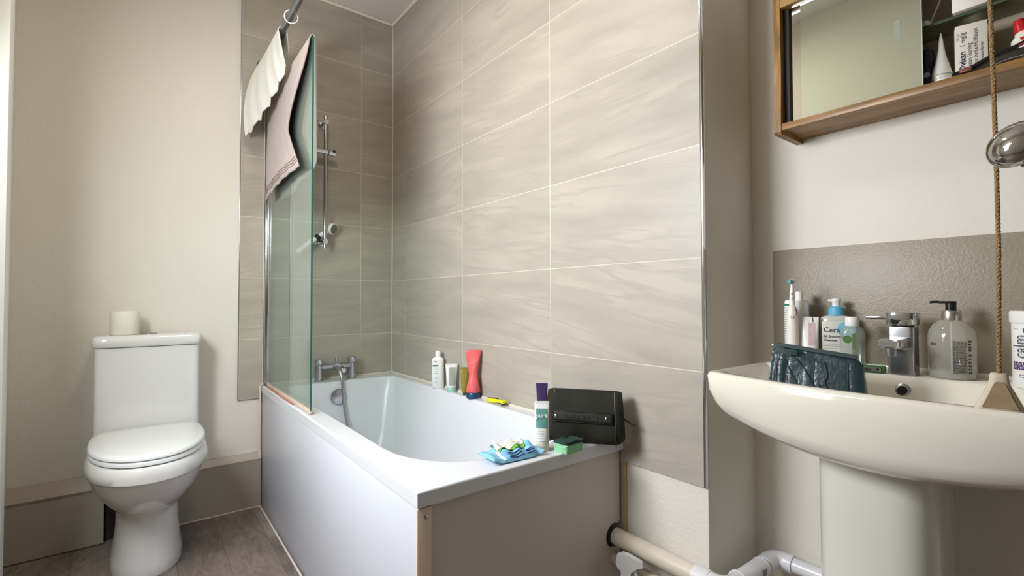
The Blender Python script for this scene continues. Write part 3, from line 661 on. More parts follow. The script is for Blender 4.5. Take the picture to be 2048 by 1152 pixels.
text('wella', .011, (-.004, -.0262, .148), mat('pale_coral', (246, 160, 156), .4), o, rot=(PI/2, 0, 0))
lines(o, mat('pale_coral', (246, 160, 156), .4), -.008, .010, [.070, .064, .058], -.0275)
# 5 yellow razor
o = thing('razor', 'neon yellow and black razor lying on the bath ledge', 'razor', (-.034, -1.092, zr+.001), R_(-84))
ym = mat('neon_yellow', (226, 236, 24), .35); dk = mat('razor_grip', (52, 54, 46), .5)
b = MB(); b.loft([[Vector((x, y*hwid, .011+z*hh + .005*math.sin((x+.05)*20))) for y, z in ((-1, -.5), (-.7, -1), (.7, -1), (1, -.5), (1, .5), (.7, 1), (-.7, 1), (-1, .5))] for x, hwid, hh in ((-.060, .003, .003), (-.056, .008, .006), (-.035, .0105, .009), (-.01, .010, .0085), (.008, .006, .006))]); b.build('handle', ym, o, sharp=60)
b = MB(); b.loft([[Vector((x, y*hwid, .0185+.002*z+.005*math.sin((x+.05)*20))) for y, z in ((-1, -.5), (-.7, -1), (.7, -1), (1, -.5), (1, .5), (.7, 1), (-.7, 1), (-1, .5))] for x, hwid in ((-.054, .004), (-.035, .0078), (-.01, .0075), (.005, .004))]); b.build('grip', dk, o, sharp=60)
b = MB().box((.026, 0, .0145), (.034, .016, .009), .002).box((.042, 0, .0165), (.010, .026, .012), .002).rng(.012, .038, -.004, .004, .017, .021, .001); b.build('head', ym, o)
b = MB().rng(.037, .047, -.0135, .0135, .004, .010, .001).rng(.012, .034, -.009, .009, .0075, .0098, .001); b.build('blade_guard', dk, o)
# 6 sponge
o = thing('sponge', 'mint green washing-up sponge with dark green scourer on the bath corner', 'sponge', (-.222, -1.692, zr), R_(3))
b = MB(); b.loft([sell(0, 0, z, a, c_, 9, 48) for z, a, c_ in ((0, .034, .025), (.001, .035, .026), (.022, .0345, .0255), (.0232, .0335, .0245))]); b.build('foam', mat('mint_foam', (142, 206, 158), .9, noise=.12, nscale=160, bump=.8, bscale=300), o)
b = MB(); b.loft([[Vector((p.x, p.y, p.z+.0022*math.sin(p.x*150+1)+.0015*math.sin(p.y*190))) for p in sell(0, 0, z, a, c_, 9, 48)] for z, a, c_ in ((.0235, .0335, .0245), (.0245, .036, .027), (.031, .036, .027), (.032, .034, .025), (.032, .02, .012))]); b.build('scourer', mat('dark_scourer', (34, 62, 56), .95, noise=.4, nscale=120, bump=1, bscale=260), o)
# 7 pure tube
o = tubeobj('body_lotion_tube', 'upright white tube with teal panel reading pure in front of the dark washbag', (-.277, -1.644, zr), R_(-40), .0195, .136, .0205, mat('off_white_cap', (214, 208, 192), .35), whitet, .030)
tealp = mat('teal_print', (96, 150, 142), .45)
b = MB(); b.grid(lambda u, v: tube_surf(-.0172+.0325*u, .064+.052*v, .0195, .136, .0205, .03), 8, 8); b.build('teal_panel', tealp, o)
text('pure', .0190, (-.001, tube_y(.090, .0195, .136, .03)-.0022, .093), inkw, o, rot=(PI/2-.15, 0, 0), sx=.92, bold=.0002)
tube_print(o, inkg, -.013, .006, [.060, .056, .051, .047, .043, .037], .0195, .136, .03, th=.0007)
tube_print(o, mat('teal_ink', (60, 112, 106), .5), -.013, .006, [.0700], .0195, .136, .03, th=.0012, rag=.1)
# 8 purple tube behind
o = tubeobj('purple_tube', 'dark purple tube standing behind the pure tube against the washbag', (-.064, -1.400, zr), R_(-40), .014, .131, .0205, whitep, mat('purple_foil', (62, 48, 88), .3), .02)
# 9 black washbag
o = thing('washbag', 'dark olive-black zipped washbag with embossed THE BRIDGE band on the bath ledge', 'bag', (-.118, -1.653, zr), R_(-55))
# local x runs along the length towards world -Y.. ; local -Y faces the room
bagm = mat('dark_nylon', (30, 31, 21), .6, bump=.4, bscale=700, spec=.25)
def bagring(x, hgt, d0, d1, z0=0.0, lean=.0, n=40):
    out = []
    for i in range(n):
        a = 2*PI*i/n; c_, q = math.cos(a), math.sin(a); e = 5.5
        yy = math.copysign(abs(c_)**(2/e), c_); zz = math.copysign(abs(q)**(2/e), q)
        k = (zz+1)/2; dd = d0 + (d1-d0)*k**1.2 + .006*math.sin(k*PI)
        out.append(Vector((x*(.965+.075*(1-k)), yy*dd + lean*k, z0 + k*hgt)))
    return out
def lnum(a, c_, t): return a+(c_-a)*t
b = MB(); rg = []
for k in range(25):
    q = k/24; x = lnum(-.114, .114, q); e_ = min(1, min(q, 1-q)/.10); f = math.sin(e_*PI/2)**.5 if e_ < 1 else 1
    f = max(f, .32)
    rg.append(bagring(x*(.93+.07*1), (.150)*(.84+.16*f), .042*(.45+.55*f)+.0015*math.sin(q*19), .013*(.6+.4*f) + .002*math.sin(q*14), z0=.0+(1-f)*.018, lean=.010))
b.loft(rg); bo = b.build('bag_body', bagm, o, sharp=60)
def bagfront(x, k):                                 # front surface point at height fraction k
    return -(.042+(.013-.042)*k**1.2+.006*math.sin(k*PI)) + .010*k
b = MB(); b.grid(lambda u, v: Vector((-.088+.176*u, bagfront(0, .41+.20*v)-.0032, .150*(.41+.20*v))), 24, 4); bd = b.build('leather_band', mat('band_nylon', (26, 26, 19), .5, spec=.3), o, solid=.002)
b = MB()
for k in (.415, .605): b.tube([(-.088, bagfront(0, k)-.0044, .150*k), (.088, bagfront(0, k)-.0044, .150*k)], .0009, 6)
b.build('stitching', black, bd)
text('T H E  B R I D G E', .0110, (-.006, bagfront(0, .47)-.0058, .0730), mat('emboss_dark', (62, 61, 50), .4), bd, rot=(PI/2-.18, 0, 0), sx=1.15, bold=.0002)
for xx in (-.078, .070): MB().lathe([(.0045, 0), (.004, .002), (.0015, .003)], (xx, bagfront(0, .51)-.0035, .0765), (0, -1, .2), 16).build('stud', chrome, bd)
for xx in (-.092, .094):
    MB().tube([(xx*(.965+.075*(1-k/10)), bagfront(0, k/10)*1.0+.0006, .150*k/10*.975+.001) for k in range(11)], .0016, 6).build('piping', black, o)
MB().rng(-.088, .088, .004, .012, .1485, .1508, .001).build('zip', black, o)
b = MB().tube([(.104, .004, .078), (.118, .002, .070), (.136, .0, .060), (.150, .0, .054)], .0028, 8, smooth=4); b.build('zip_pull', mat('pull_leather', (42, 34, 28), .5), o)
MB().box((.106, .004, .080), (.006, .006, .012), .002).build('zip_slider', chrome, o)
# 10 wipes packet
o = thing('wipes_packet', 'crumpled light blue packet of wet wipes with green trim at the bath corner', 'packet', (-.372, -1.634, zr+.0005), R_(-4))
blue = mat('packet_blue', (128, 190, 226), .3, noise=.12, nscale=25); grn = mat('packet_green', (96, 168, 48), .35)
def pk(u, v, off=0):
    x = -.090+.162*u; y = -.046+.088*v
    end = math.sin(PI*min(1, max(0, u)))**.45 if 0 < u < 1 else 0
    side = math.sin(PI*v)**.5 if 0 < v < 1 else 0
    z = .031*end*side*(.75+.5*math.exp(-((u-.80)/.10)**2)) + .005*end*side*math.sin(u*23+v*3)+.004*side*end*math.sin(v*17+u*9)
    z += .010*math.exp(-(u/.10)**2)*(1 if u < .3 else 0)+.003
    if u > .9: z += .012*(u-.9)*10*.9
    y *= (1-.18*math.exp(-((u-.88)/.05)**2))
    return Vector((x, y, z+off))
b = MB(); b.grid(pk, 60, 24)
b.grid(lambda u, v: Vector((pk(u, v).x, pk(u, v).y, min(pk(u, 0).z, .003) if .1 < u < .9 else pk(u, 0).z-.0006)), 60, 24)
b.build('packet_film', blue, o, normals=True)
b = MB(); b.grid(lambda u, v: pk(.22+.50*u, .30+.42*v+.04*math.sin(u*14), .0012+.003*math.sin(u*11)**2), 30, 8); b.build('green_edge', grn, o)
b = MB(); b.grid(lambda u, v: pk(.20+.52*u, .42+.46*v, .004+.010*abs(math.sin(u*7+1.3))*math.sin(PI*v)+.004*math.sin(u*25)*v), 40, 12); b.build('tissue', mat('wet_tissue', (240, 238, 228), .9, bump=.5, bscale=200), o)
b = MB()
for k, (u0, u1) in enumerate(((.34, .60), (.36, .58), (.33, .61), (.68, .82), (.67, .83), (.69, .80))):
    v_ = (.06, .12, .18)[k % 3]; uu = u0
    while uu < u1: 
        p = pk(uu, v_, .0010); b.box((p.x, p.y-.0006, p.z), (.0035, .0022, .0016)); uu += .021
b.build('printed_text', mat('navy_ink', (34, 66, 128), .5), o, flat=True)
b = MB(); b.grid(lambda u, v: pk(.16+.045*u+.05*(1-v), .02+.40*v, .0012), 4, 12); b.build('white_stripe', inkw, o)

# ---------------------------------------------------------------- things on the basin
zb = .8415
def SB(name, label, cat, x, y, rz=-74, z=zb): return thing(name, label, cat, (x, y, z), R_(rz))
# tall white bottle (same product as on the bath)
o = SB('cleanser_bottle', 'white flat bottle with green band at the left end of the basin, behind the toothbrush', 'bottle', .205, -2.119, -70)
body(o, [(0, .0265, .0165), (.002, .0285, .0185), (.158, .0285, .0185), (.164, .026, .017)], mat('white_bottle', (238, 238, 236), .3), e=3.4)
MB().lathe([(.0095, .163), (.0092, .186), (.0085, .1875)], (.006, 0, 0), n=24).build('cap', whitep, o)
MB().rng(-.0275, -.007, -.0192, -.0186, .150, .155).build('printed_band', greenb, o)
lines(o, mat('ink_plum', (120, 96, 130), .6), -.027, -.008, [.144-.0062*k for k in range(21)], -.0189, h=.0016)
# toothbrush
o = SB('electric_toothbrush', 'white electric toothbrush standing in front of the flat white bottle', 'toothbrush', .160, -2.1265, -74, zb+.004)
b = MB(); b.lathe([(.0135, 0), (.0145, .003), (.0140, .06), (.0138, .10), (.0125, .13), (.0095, .143), (.0075, .146)], n=28); b.build('handle', mat('handle_white', (238, 230, 220), .3), o)
MB().lathe([(.0045, 0), (.004, .0015)], (0, -.0133, .118), (0, -1, 0), 16).build('power_button', mat('button_ivory', (216, 208, 196), .4), o)
b = MB().tube([(.008, -.0085, .138), (.012, -.006, .131), (.010, -.009, .124)], .0016, 6, smooth=3); b.build('accent_stripe', mat('rose_accent', (120, 58, 66), .4), o)
b = MB().lathe([(.0072, .147), (.0068, .152), (.0052, .178), (.0032, .196), (.0028, .203)], n=20); bh = b.build('brush_neck', whitep, o)
b = MB().rng(-.001, .001, -.0072, -.0060, .163, .168, .0002).rng(-.001, .001, -.0064, -.0048, .174, .180, .0002); b.build('neck_slots', ink, bh)
b = MB().lathe([(.0062, -.003), (.0068, .0), (.0065, .003)], (0, 0, .209), (-.6, -1, 0), 24); b.build('brush_head', whitep, o)
b = MB().lathe([(.0058, .003), (.0055, .0105)], (0, 0, .209), (-.6, -1, 0), 24); b.build('bristles', mat('aqua_bristles', (92, 150, 166), .8, noise=.6, nscale=500), o)
# pink-text tube
o = tubeobj('pink_print_tube', 'white tube with pink lettering squeezed between toothbrush and blue-pumped bottle', (.183, -2.158, zb), R_(-74), .0185, .122, .0205, whitep, whitet, .02)
b = MB(); b.grid(lambda u, v: tube_surf(-.002+.0145*u, .05+.058*v, .0185, .122, .0205, .02), 2, 6); b.build('pink_panel', mat('pale_pink_print', (204, 178, 180), .5), o)
tube_print(o, inkp, 0, .013, [.106-.006*k for k in range(10)], .0185, .122, .02, rag=.2)
b = MB().tube([(.006, -.0025, .122), (.0065, -.0028, .115), (.008, -.004, .109)], .0009, 6); b.build('tear_mark', ink, o)
# CeraVe pump bottle
o = SB('pump_cleanser_bottle', 'pump bottle with light blue collar and white label reading CeraVe', 'bottle', .224, -2.205, -72)
body(o, [(0, .033, .019), (.002, .035, .021), (.116, .035, .021), (.122, .032, .019), (.126, .018, .015)], mat('clear_grey_bottle', (196, 198, 192), .25), e=3.2)
MB().lathe([(.0172, .126), (.0175, .128), (.0168, .146), (.0120, .149)], n=28).build('collar', mat('sky_blue', (96, 180, 214), .35), o)
b = MB().lathe([(.009, .148), (.009, .160), (.0105, .162), (.0105, .166), (.009, .168)], n=24).rng(-.018, 0, -.004, .004, .161, .167, .002); b.build('pump_head', whitep, o)
MB().rng(-.031, .031, -.0222, -.0212, .006, .112, .001).build('front_label', mat('label_grey', (204, 204, 196), .45), o)
text('Cera', .0175, (-.028, -.0224, .084), ink, o, align='LEFT', bold=.0003)
text('Ve', .0195, (.0135, -.0226, .084), inkw, o, align='LEFT')
MB().lathe([(.019, 0), (.019, .0002)], (.020, -.0222, .092), (0, -1, 0), 28).build('blue_swirl', mat('sky_print', (120, 186, 206), .45), o)
text('SA Smoothing', .0082, (-.028, -.0224, .071), ink, o, align='LEFT', bold=.0002)
text('Cleanser', .0082, (-.028, -.0224, .062), ink, o, align='LEFT', bold=.0002)
lines(o, inkg, -.028, .02, [.054, .049, .043, .037, .026, .02], -.0222, h=.0011)
# little clear bottle with white cap
o = SB('micellar_bottle', 'small clear bottle with round white cap and green leaf mark beside the tap', 'bottle', .175, -2.254, -72)
body(o, [(0, .0235, .0165), (.002, .025, .018), (.085, .025, .018), (.098, .021, .0165), (.103, .012, .012), (.105, .010, .010)], glassmat('clear_bottle_green', (244, 246, 242), opac=.22, opc=(196, 200, 192)), e=2.6)
MB().lathe([(.0138, .103), (.0142, .105), (.0142, .123), (.0132, .125)], n=28).build('cap', whitep, o)
b = MB().lathe([(.009, 0), (.009, .0003)], (-.010, -.0185, .072), (0, -1, 0), 24); b.build('leaf_mark', mat('leaf_green', (84, 120, 66), .5), o)
MB().rng(.0, .006, -.0187, -.0183, .05, .086).build('leaf_strip', mat('leaf_green', (84, 120, 66), .5), o)
# green pocket tool
o = thing('nail_clipper', 'steel nail clipper with green side plates on the basin deck by the tap', 'nail clipper', (.150, -2.290, zb+.001), R_(-80))
b = MB(); b.loft([sell(0, 0, z, a, c_, 3, 36) for z, a, c_ in ((0, .034, .0085), (.002, .035, .0095), (.0125, .035, .0095), (.0145, .034, .0085))]); b.build('body', mat('deep_green', (50, 108, 44), .35), o)
MB().rng(-.030, .026, -.0102, -.0094, .003, .0118, .0003).build('steel_plate', chromed, o)
MB().lathe([(.0025, 0), (.0025, .0004)], (.020, -.0102, .0075), (0, -1, 0), 14).build('rivet', black, o)
# clear soap dispenser
o = SB('soap_dispenser', 'clear round-shouldered soap bottle with black pump and silver collar', 'soap dispenser', .190, -2.430, -78)
clr = glassmat('clear_soap_plastic', (248, 248, 244), opac=.30, opc=(232, 228, 218))
body(o, [(0, .036, .036), (.003, .039, .039), (.085, .0395, .0395), (.100, .037, .037), (.113, .030, .030), (.121, .020, .020), (.124, .014, .014)], clr, e=2.0, n=48)
body(o, [(.003, .0365, .0365), (.018, .037, .037)], glassmat('soap_liquid', (206, 206, 198), opac=.4, opc=(210, 208, 200)), name='liquid', e=2.0, n=48)
MB().lathe([(.0165, .122), (.0168, .124), (.0168, .1405), (.0155, .1425)], n=32).build('collar', mat('silver_collar', (206, 200, 190), .22, metal=.9), o)
MB().lathe([(.009, .142), (.009, .158)], n=24).build('pump_stem', black, o)
b = MB().box((-.006, 0, .160), (.030, .015, .005), .0015).tube([(-.018, 0, .161), (-.028, 0, .1608), (-.034, 0, .1597)], .0027, 10); b.build('pump_nozzle', black, o)
MB().cyl((0, 0, .01), (0, 0, .13), .0022, 8).build('dip_tube', mat('dip_tube', (190, 190, 186), .5), o)
lines(o, ink, .0, .024, [.014+.0024*k for k in range(28)], 0, h=.0013, rag=.15, name='printed_label', curve=.0402)
lines(o, ink, .026, .033, [.014, .021, .028, .035, .042, .050, .060, .066, .072, .078], 0, h=.004, rag=.1, name='barcode', curve=.0402)
lines(o, ink, -.040, -.026, [.070, .073], 0, h=.0018, rag=.1, name='side_print', curve=.0402)
# white tub with purple print
o = SB('powder_tub', 'white lidded tub with purple print at the right end of the basin', 'tub', .160, -2.561, -100)
MB().lathe([(.0370, 0), (.0385, .002), (.0385, .128), (.037, .130)], n=44).build('pot', whitep, o)
MB().lathe([(.0405, .122), (.041, .124), (.041, .142), (.0395, .1445)], n=44).build('lid', whitep, o)
pur = mat('purple_print', (88, 60, 110), .5)
lines(o, pur, -.035, .012, [.034, .037, .040, .043, .046], 0, h=.0032, rag=.02, name='printed_text', curve=.0387)
label_patch(o, pur, .0388, -.35, .1, .104, .112, 'leaf_mark')
lines(o, inkg, -.032, -.022, [.110], 0, h=.0008, rag=0, name='printed_rule', curve=.0388)
lines(o, pur, -.022, .0, [.024, .020], 0, h=.0014, rag=.1, name='small_print', curve=.0388)
t_ = text('calm', .024, (-.0095, -.0394, .056), mat('slate_ink', (66, 62, 84), .5), o, rot=(PI/2, -PI/2, 0), align='LEFT')
# pump dispenser whose nozzle shows above the tub
o = SB('pump_bottle', 'white pump bottle behind the purple-printed tub, only its nozzle tip in view', 'bottle', .222, -2.640, -60)
MB().lathe([(.024, 0), (.026, .002), (.026, .125), (.022, .138), (.012, .142), (.012, .156), (.006, .158), (.006, .182)], n=32).build('bottle', whitep, o)
b = MB(); b.loft([[Vector((x, y*wd, z0)) for x, y, z0 in ((x0, -1, z1), (x0, 1, z1), (x0, 1, z2), (x0, -1, z2))] for x0, wd, z1, z2 in ((-.040, .002, .190, .192), (-.030, .006, .188, .196), (.008, .009, .182, .200), (.012, .008, .183, .198))]); b.build('pump_nozzle', whitep, o)

# quilted teal bag in the bowl
o = thing('quilted_pouch', 'shiny teal quilted zip pouch lying in the left of the basin', 'bag', (-.035, -2.250, .777), R_(-80))
tealm = mat('teal_satin', (38, 60, 66), .30, bump=.35, bscale=120, sheen=.1)
b = MB(); rg = []
seams = (-.068, -.050, .000, .058)
for k in range(61):
    q = k/60; x = -.082+.166*q; e_ = min(1, min(q, 1-q)/.12); f = max(.35, math.sin(e_*PI/2)**.6)
    pinch = 1 - (.16 if q < .45 else .04)*max(math.exp(-((x-s_)/.0035)**2) for s_ in seams)
    hgt = .132 - .022*q
    ring = []
    for i in range(40):
        a = 2*PI*i/40; c_, s2 = math.cos(a), math.sin(a); e = 4
        yy = math.copysign(abs(c_)**(2/e), c_); zz = (math.copysign(abs(s2)**(2/e), s2)+1)/2
        dep = (.032+(.010-.032)*zz)*pinch*(.5+.5*f) + .0022*math.sin(zz*26+x*60)*(1 if q < .4 else .35)
        ring.append(Vector((x*(1+.10*(1-zz)), yy*dep + .006*zz, zz*hgt*(.86+.14*f))))
    rg.append(ring)
b.loft(rg); b.build('pouch_body', tealm, o, sharp=70)
def pf(x, k): return -(.032+(.010-.032)*k)+.006*k-.0016
b = MB()
for s_ in seams: b.tube([(s_*(1+.1*(1-k/8)), pf(s_, k/8)*.9, (.132-.022*(s_+.09)/.18)*k/8) for k in range(1, 8)], .0008, 6)
for pts in ([(-.045, .92), (-.02, .72), (.0, .45), (.004, .30)], [(-.055, .80), (-.035, .50), (-.018, .22), (-.008, .03)], [(.018, .85), (.024, .65), (.020, .50), (.026, .40)], [(.010, .45), (.020, .28), (.022, .10)]):
    b.tube([Vector((x*(1+.1*(1-k)), pf(x, k)-.0012, (.132-.022*(x+.09)/.18)*k)) for x, k in pts], .0009, 6, smooth=5)
b.build('quilt_stitching', mat('dark_thread', (14, 28, 38), .6), o)
b = MB(); b.loft([[Vector((x, y, .1335-.022*(x+.09)/.18+z)) for y, z in ((-.006, -.003), (-.004, .0035), (.012, .0035), (.014, -.003))] for x in (-.072, .074)]); b.build('zip_tape', mat('zip_teal', (28, 52, 54), .5), o)
b = MB(); b.loft([[Vector((x, -.012-.010*t, z+dz)) for dz in (-.006, .006)]+[Vector((x, -.0135-.010*t, z+dz)) for dz in (.006, -.006)] for x, z, t in ((-.072, .126, 0), (-.050, .118, .5), (-.030, .117, .3))]); b.build('zip_pull_tab', mat('zip_teal', (28, 52, 54), .5), o)
MB().box((-.080, .002, .128), (.006, .005, .006), .001).build('zip_slider', chromed, o)

# ---------------------------------------------------------------- mirror cabinet
CX = .135
ca = thing('mirror_cabinet', 'teak wall cabinet with sliding mirror doors and glass shelf above the basin', 'cabinet', (XR, -2.099, 1.438))
dx = CX-XR                                           # front plane, local x = -.135
ztop = .40; yR = -.86                                # continues past the frame on the right
b = MB(); b.loft([[Vector((x, y, z)) for x, z in ((-.0005, 0), (dx+.004, .0), (dx, .005), (dx+.006, .16), (dx+.003, .32), (dx+.008, .40), (-.0005, .40))] for y in (0, -.017)])
b.build('side_board', woodv, ca, sharp=30)
b = MB(); b.loft([[Vector((x, y, z)) for x, z in ((-.0005, 0), (dx+.004, .0), (dx, .005), (dx+.006, .16), (dx+.003, .32), (dx+.008, .40), (-.0005, .40))] for y in (yR, yR-.017)]); b.build('side_board', woodv, ca, sharp=30)
MB().rng(dx+.006, -.0005, yR, -.0172, .010, .0245, .002).rng(dx+.002, dx+.018, yR, -.0172, .0085, .0262, .002).build('bottom_board', wood, ca)
MB().rng(dx+.012, -.0005, yR, -.0172, .335, .352, .001).rng(dx+.004, dx+.030, yR, -.0172, .330, .356, .002).build('top_board', wood, ca)
MB().rng(-.006, -.0008, yR, -.0172, .025, .335).build('back_panel', mat('grey_back_panel', (168, 156, 134), .5), ca, flat=True)
# sliding doors
b = MB().rng(dx+.020, dx+.024, -.300, -.060, .0262, .332); dd = b.build('mirror_door', mirrorm, ca, flat=True)
MB().rng(dx+.0195, dx+.0245, -.3012, -.300, .0262, .332).build('polished_edge', mat('mirror_edge', (206, 224, 206), .2), dd, flat=True)
MB().rng(dx+.0192, dx+.020, -.264, -.252, .142, .192).build('finger_pull', mat('ground_glass', (150, 156, 138), .6), dd, flat=True)
b = MB().rng(dx+.034, dx+.038, -.275, -.030, .0262, .332); b.build('mirror_door', mat('mirror_clear', (232, 234, 226), .02, metal=1), ca, flat=True)
MB().rng(dx+.024, dx+.045, -.030, -.0175, .0262, .332).build('door_stop', mat('dark_brown', (44, 34, 28), .6), ca, flat=True)
MB().rng(dx+.048, -.007, yR, -.0172, .164, .170).build('glass_shelf', shelfglass, ca, flat=True)
MB().rng(dx+.047, dx+.048, yR, -.0172, .164, .170).build('shelf_edge', mat('shelf_edge', (70, 84, 64), .15), ca, flat=True)
zc = 1.438+.0262
# cabinet contents
o = thing('roll_on_deodorant', 'navy blue roll-on deodorant at the edge of the mirror door', 'deodorant', (.202, -2.397, 1.4646), R_(-72))
navy = mat('navy_plastic', (18, 24, 52), .3)
MB().lathe([(.013, 0), (.0145, .002), (.0145, .048), (.0138, .050)], n=28).build('bottle', mat('navy_bottle', (24, 34, 70), .3), o)
MB().lathe([(.0148, .050), (.0148, .082), (.012, .092), (.006, .0965), (0, .0975)], n=28).build('cap', navy, o)
MB().lathe([(.006, 0), (.006, .0003)], (-.002, -.0148, .036), (0, -1, 0), 20).lathe([(.0048, .0002), (.0048, .0006)], (-.002, -.0148, .036), (0, -1, 0), 20).build('round_logo', mat('pale_blue_print', (160, 176, 200), .5), o)
lines(o, mat('pale_blue_print', (160, 176, 200), .5), .006, .014, [.006, .010, .014, .018, .022], 0, h=.0028, rag=.05, curve=.0147)
o = thing('nozzle_bottle', 'white squeeze bottle with long pointed cone nozzle inside the cabinet', 'bottle', (.197, -2.423, 1.4646), R_(-70))
MB().lathe([(.0125, 0), (.0135, .002), (.0165, .016), (.0165, .020)], n=28).build('bottle', whitep, o)
MB().lathe([(.0172, .020), (.0180, .022), (.0178, .030), (.0165, .034), (.013, .050), (.0085, .068), (.0055, .088), (.003, .110), (.0008, .122)], n=28).build('cone_nozzle', mat('ivory_plastic', (226, 224, 212), .35), o)
MB().tube([(.0182*math.cos(a), .0182*math.sin(a), .0265) for a in [2*PI*k/28 for k in range(28)]], .0006, 6, cyc=True).build('cap_ring', inkg, o)
o = thing('medicine_box', 'white medicine carton printed Ovixan standing in the cabinet', 'box', (.197, -2.470, 1.4646), R_(-76))
MB().rng(-.0245, .0245, -.011, .011, 0, .118, .0006).build('carton', mat('carton', (226, 220, 208), .6), o)
rt = (PI/2, -PI/2, 0)
text('Ovixan', .0145, (-.0095, -.0112, .020), mat('navy_text', (30, 34, 70), .5), o, rot=rt, align='LEFT', bold=.0003)
text('1 mg/g', .0115, (-.0095, -.0112, .071), ink, o, rot=rt, align='LEFT')
text('Kutan l\u00f6sning', .0100, (.0000, -.0112, .022), ink, o, rot=rt, align='LEFT')
text('Liuos iholle/H\u00fa\u00f0lausn', .0098, (.0095, -.0112, .020), ink, o, rot=rt, align='LEFT')
text('Mometasonfuroat', .0066, (.0175, -.0112, .026), ink, o, rot=rt, align='LEFT')
text('100 ml', .006, (-.019, -.0112, .085), inkg, o, rot=rt, align='LEFT')
text('Rx', .006, (-.020, -.0112, .006), mat('pink_text', (190, 90, 90), .5), o, rot=rt, align='LEFT')
o = thing('toothpaste_tube', 'white tube with red cap and red swoosh lying on its side in the cabinet', 'tube', (.185, -2.556, 1.490), 0)
dv = Vector((0, .22, .97)).normalized()
redm = mat('red_cap', (186, 22, 28), .3)
MB().lathe([(.0125, .040), (.0120, .044), (.0085, .066), (.0078, .067)], (0, 0, 0), dv, 28).build('cap', redm, o)
b = MB(); b.lathe([(.026, .0), (.0255, .006), (.021, .028), (.0135, .036), (.0125, .040)], (0, 0, 0), dv, 32); b.build('tube_body', mat('gloss_white', (232, 226, 214), .15, coat=.5), o)
b = MB().tube([(-.0262, .012, .006), (-.0262, .002, .010), (-.0258, -.010, .013), (-.024, -.018, .018)], [.0015, .002, .0018, .001], 8, smooth=3).box((-.0235, .006, .020), (.001, .010, .006), .0004); b.build('red_swoosh', redm, o)
o = thing('zip_pouch', 'black-edged clear zip pouch slumped along the cabinet floor', 'pouch', (.168, -2.530, 1.4648), 0)
def pouch(u, v):
    y = .085-.23*u; h = .006+.032*min(1, u*1.8)**.8
    return Vector((-.012+.030*v+.004*math.sin(u*9), y, .002+h*math.sin(PI*v)**.6+.002*math.sin(u*21+v*5)))
b = MB().grid(pouch, 40, 12); b.build('clear_film', glassmat('smoky_film', (120, 112, 104), opac=.45, opc=(74, 66, 60)), o, solid=.0006)
b = MB().tube([pouch(k/20, .5)+Vector((-.006, 0, .002)) for k in range(21)], .0042, 8); b.build('zip', mat('black_zip', (20, 18, 20), .5, bump=1, bscale=700), o)
MB().box((-.012, .062, .012), (.008, .020, .010), .003).build('zip_badge', mat('rust_badge', (120, 62, 48), .5), o)
# on the glass shelf
zs = 1.438+.1704
o = thing('flosser_handle', 'slim white stick with looped end standing on the glass shelf', 'stick', (.205, -2.412, zs), R_(-70))
MB().tube([(-.010, 0, .004), (.008, 0, .052), (.020, 0, .080), (.030, 0, .088), (.040, 0, .080), (.044, 0, .060)], .0018, 8, smooth=5).build('stick', mat('grey_white_stick', (190, 186, 172), .5), o)
MB().lathe([(.006, .0), (.009, .006), (.008, .014), (.003, .018)], (-.016, 0, 0), n=20).build('base', whitep, o)
tag(MB().rng(.170, .215, -2.502, -2.446, zs, zs+.10, .002).build('white_carton', mat('carton_white', (222, 216, 206), .5)), 'white carton on the glass shelf above the Ovixan box', 'box')
tag(MB().rng(.165, .225, -2.60, -2.520, zs, zs+.045, .002).build('shelf_packet', mat('dull_packet', (196, 188, 172), .5, noise=.1, nscale=60)), 'pale flat packet on the glass shelf right of the cord', 'packet')

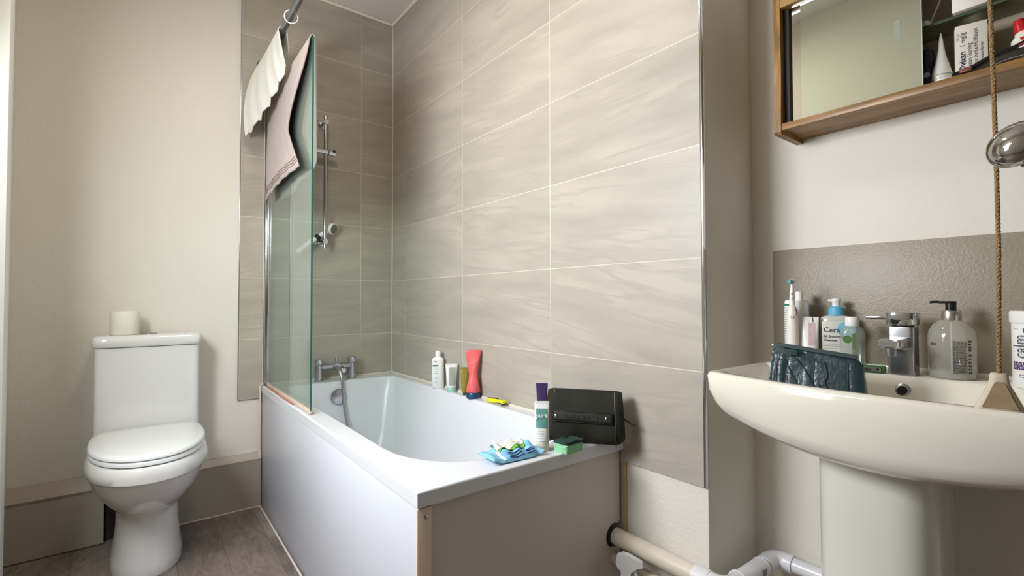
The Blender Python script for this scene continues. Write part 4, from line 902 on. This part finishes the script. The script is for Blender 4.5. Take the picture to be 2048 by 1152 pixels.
# ---------------------------------------------------------------- pull cord
cxp, cyp = -.2705, -2.5595
o = thing('pull_cord', 'braided brown light-pull cord with a flared ivory weight, hanging before the basin', 'pull cord', (cxp, cyp, .862))
cordm = mat('braided_cord', (158, 128, 86), .85, noise=.55, nscale=420, bump=1, bscale=420)
def cordc(z):                                        # slow sideways drift of the hanging cord
    return Vector((.0035*math.sin((z-.9)*5)*math.exp(-abs(z-1.07)*2), -.0035*math.exp(-((z-1.02)/.06)**2)+.001*math.sin(z*4), z-.862))
b = MB()
for ph in (0, PI*2/3, PI*4/3):                       # three plaited strands
    pts = []
    N_ = 520
    for k in range(N_+1):
        z = .905 + (H-.905-.002)*k/N_; a = z*2*PI/.016 + ph
        c0 = cordc(z); pts.append(c0 + Vector((.0013*math.cos(a), .0013*math.sin(a), 0)))
    b.tube(pts, .00165, 6)
b.build('cord', cordm, o)
MB().lathe([(.035, 0), (.035, -.012), (.02, -.03), (.006, -.034)], (0, 0, H-.862), n=28).build('ceiling_switch', whitep, o)
bone = mat('aged_ivory', (200, 188, 166), .55, noise=.12, nscale=90)
b = MB()
def fl(z, w_, d_, n=28): return [Vector((p.x, p.y, z)) for p in sell(0, 0, z, w_, d_, 2.8, n)]
rgs = [fl(.0, .0245, .0085), fl(.002, .0242, .009), fl(.018, .0175, .0088), (fl(.034, .0105, .0082)), fl(.040, .0095, .0080), fl(.046, .0092, .0078), fl(.0485, .0075, .0065)]
b.loft(rgs); pw = b.build('weight', bone, o, sharp=45)
dirty = mat('brown_worn_face', (156, 132, 100), .7, noise=.35, nscale=70)
b = MB(); b.loft([[Vector((x, -d_, z)) for x, d_ in ((-w_, dd_), (w_, dd_), (w_, dd_-.002), (-w_, dd_-.002))] for z, w_, dd_ in ((.003, .0175, .0098), (.018, .0115, .0098), (.034, .0058, .0094), (.0375, .003, .0088))]); b.build('worn_face', dirty, pw)
o.rotation_euler = (0, 0, R_(-80))

# ---------------------------------------------------------------- chrome arm head
o = thing('swing_arm_mirror', 'round chrome-backed shaving mirror head on a wall arm at the right edge', 'mirror', (-.330, -2.588, 1.198))
nrm = Vector((-.62, -.55, .35)).normalized()
q = Vector((0, 0, 1)).rotation_difference(Vector((-.50, .45, .55)).normalized()).to_matrix()
b = MB(); b.ball((0, 0, 0), .0305, .0305, .0235, rot=q, n=40); b.build('chrome_dome', mat('bright_chrome', (190, 188, 184), .04, metal=1), o)
b = MB().cyl((.006, -.006, -.022), (.10, -.09, -.075), .0058, 16); b.build('arm', chromed, o)
MB().cyl((.10, -.09, -.075), (.5995, -.25, -.06), .006, 16).build('rear_arm', chromed, o)
MB().lathe([(.03, 0), (.03, -.006), (.012, -.014)], (.5995, -.25, -.06), (1, 0, 0), 24).build('wall_plate', chrome, o)
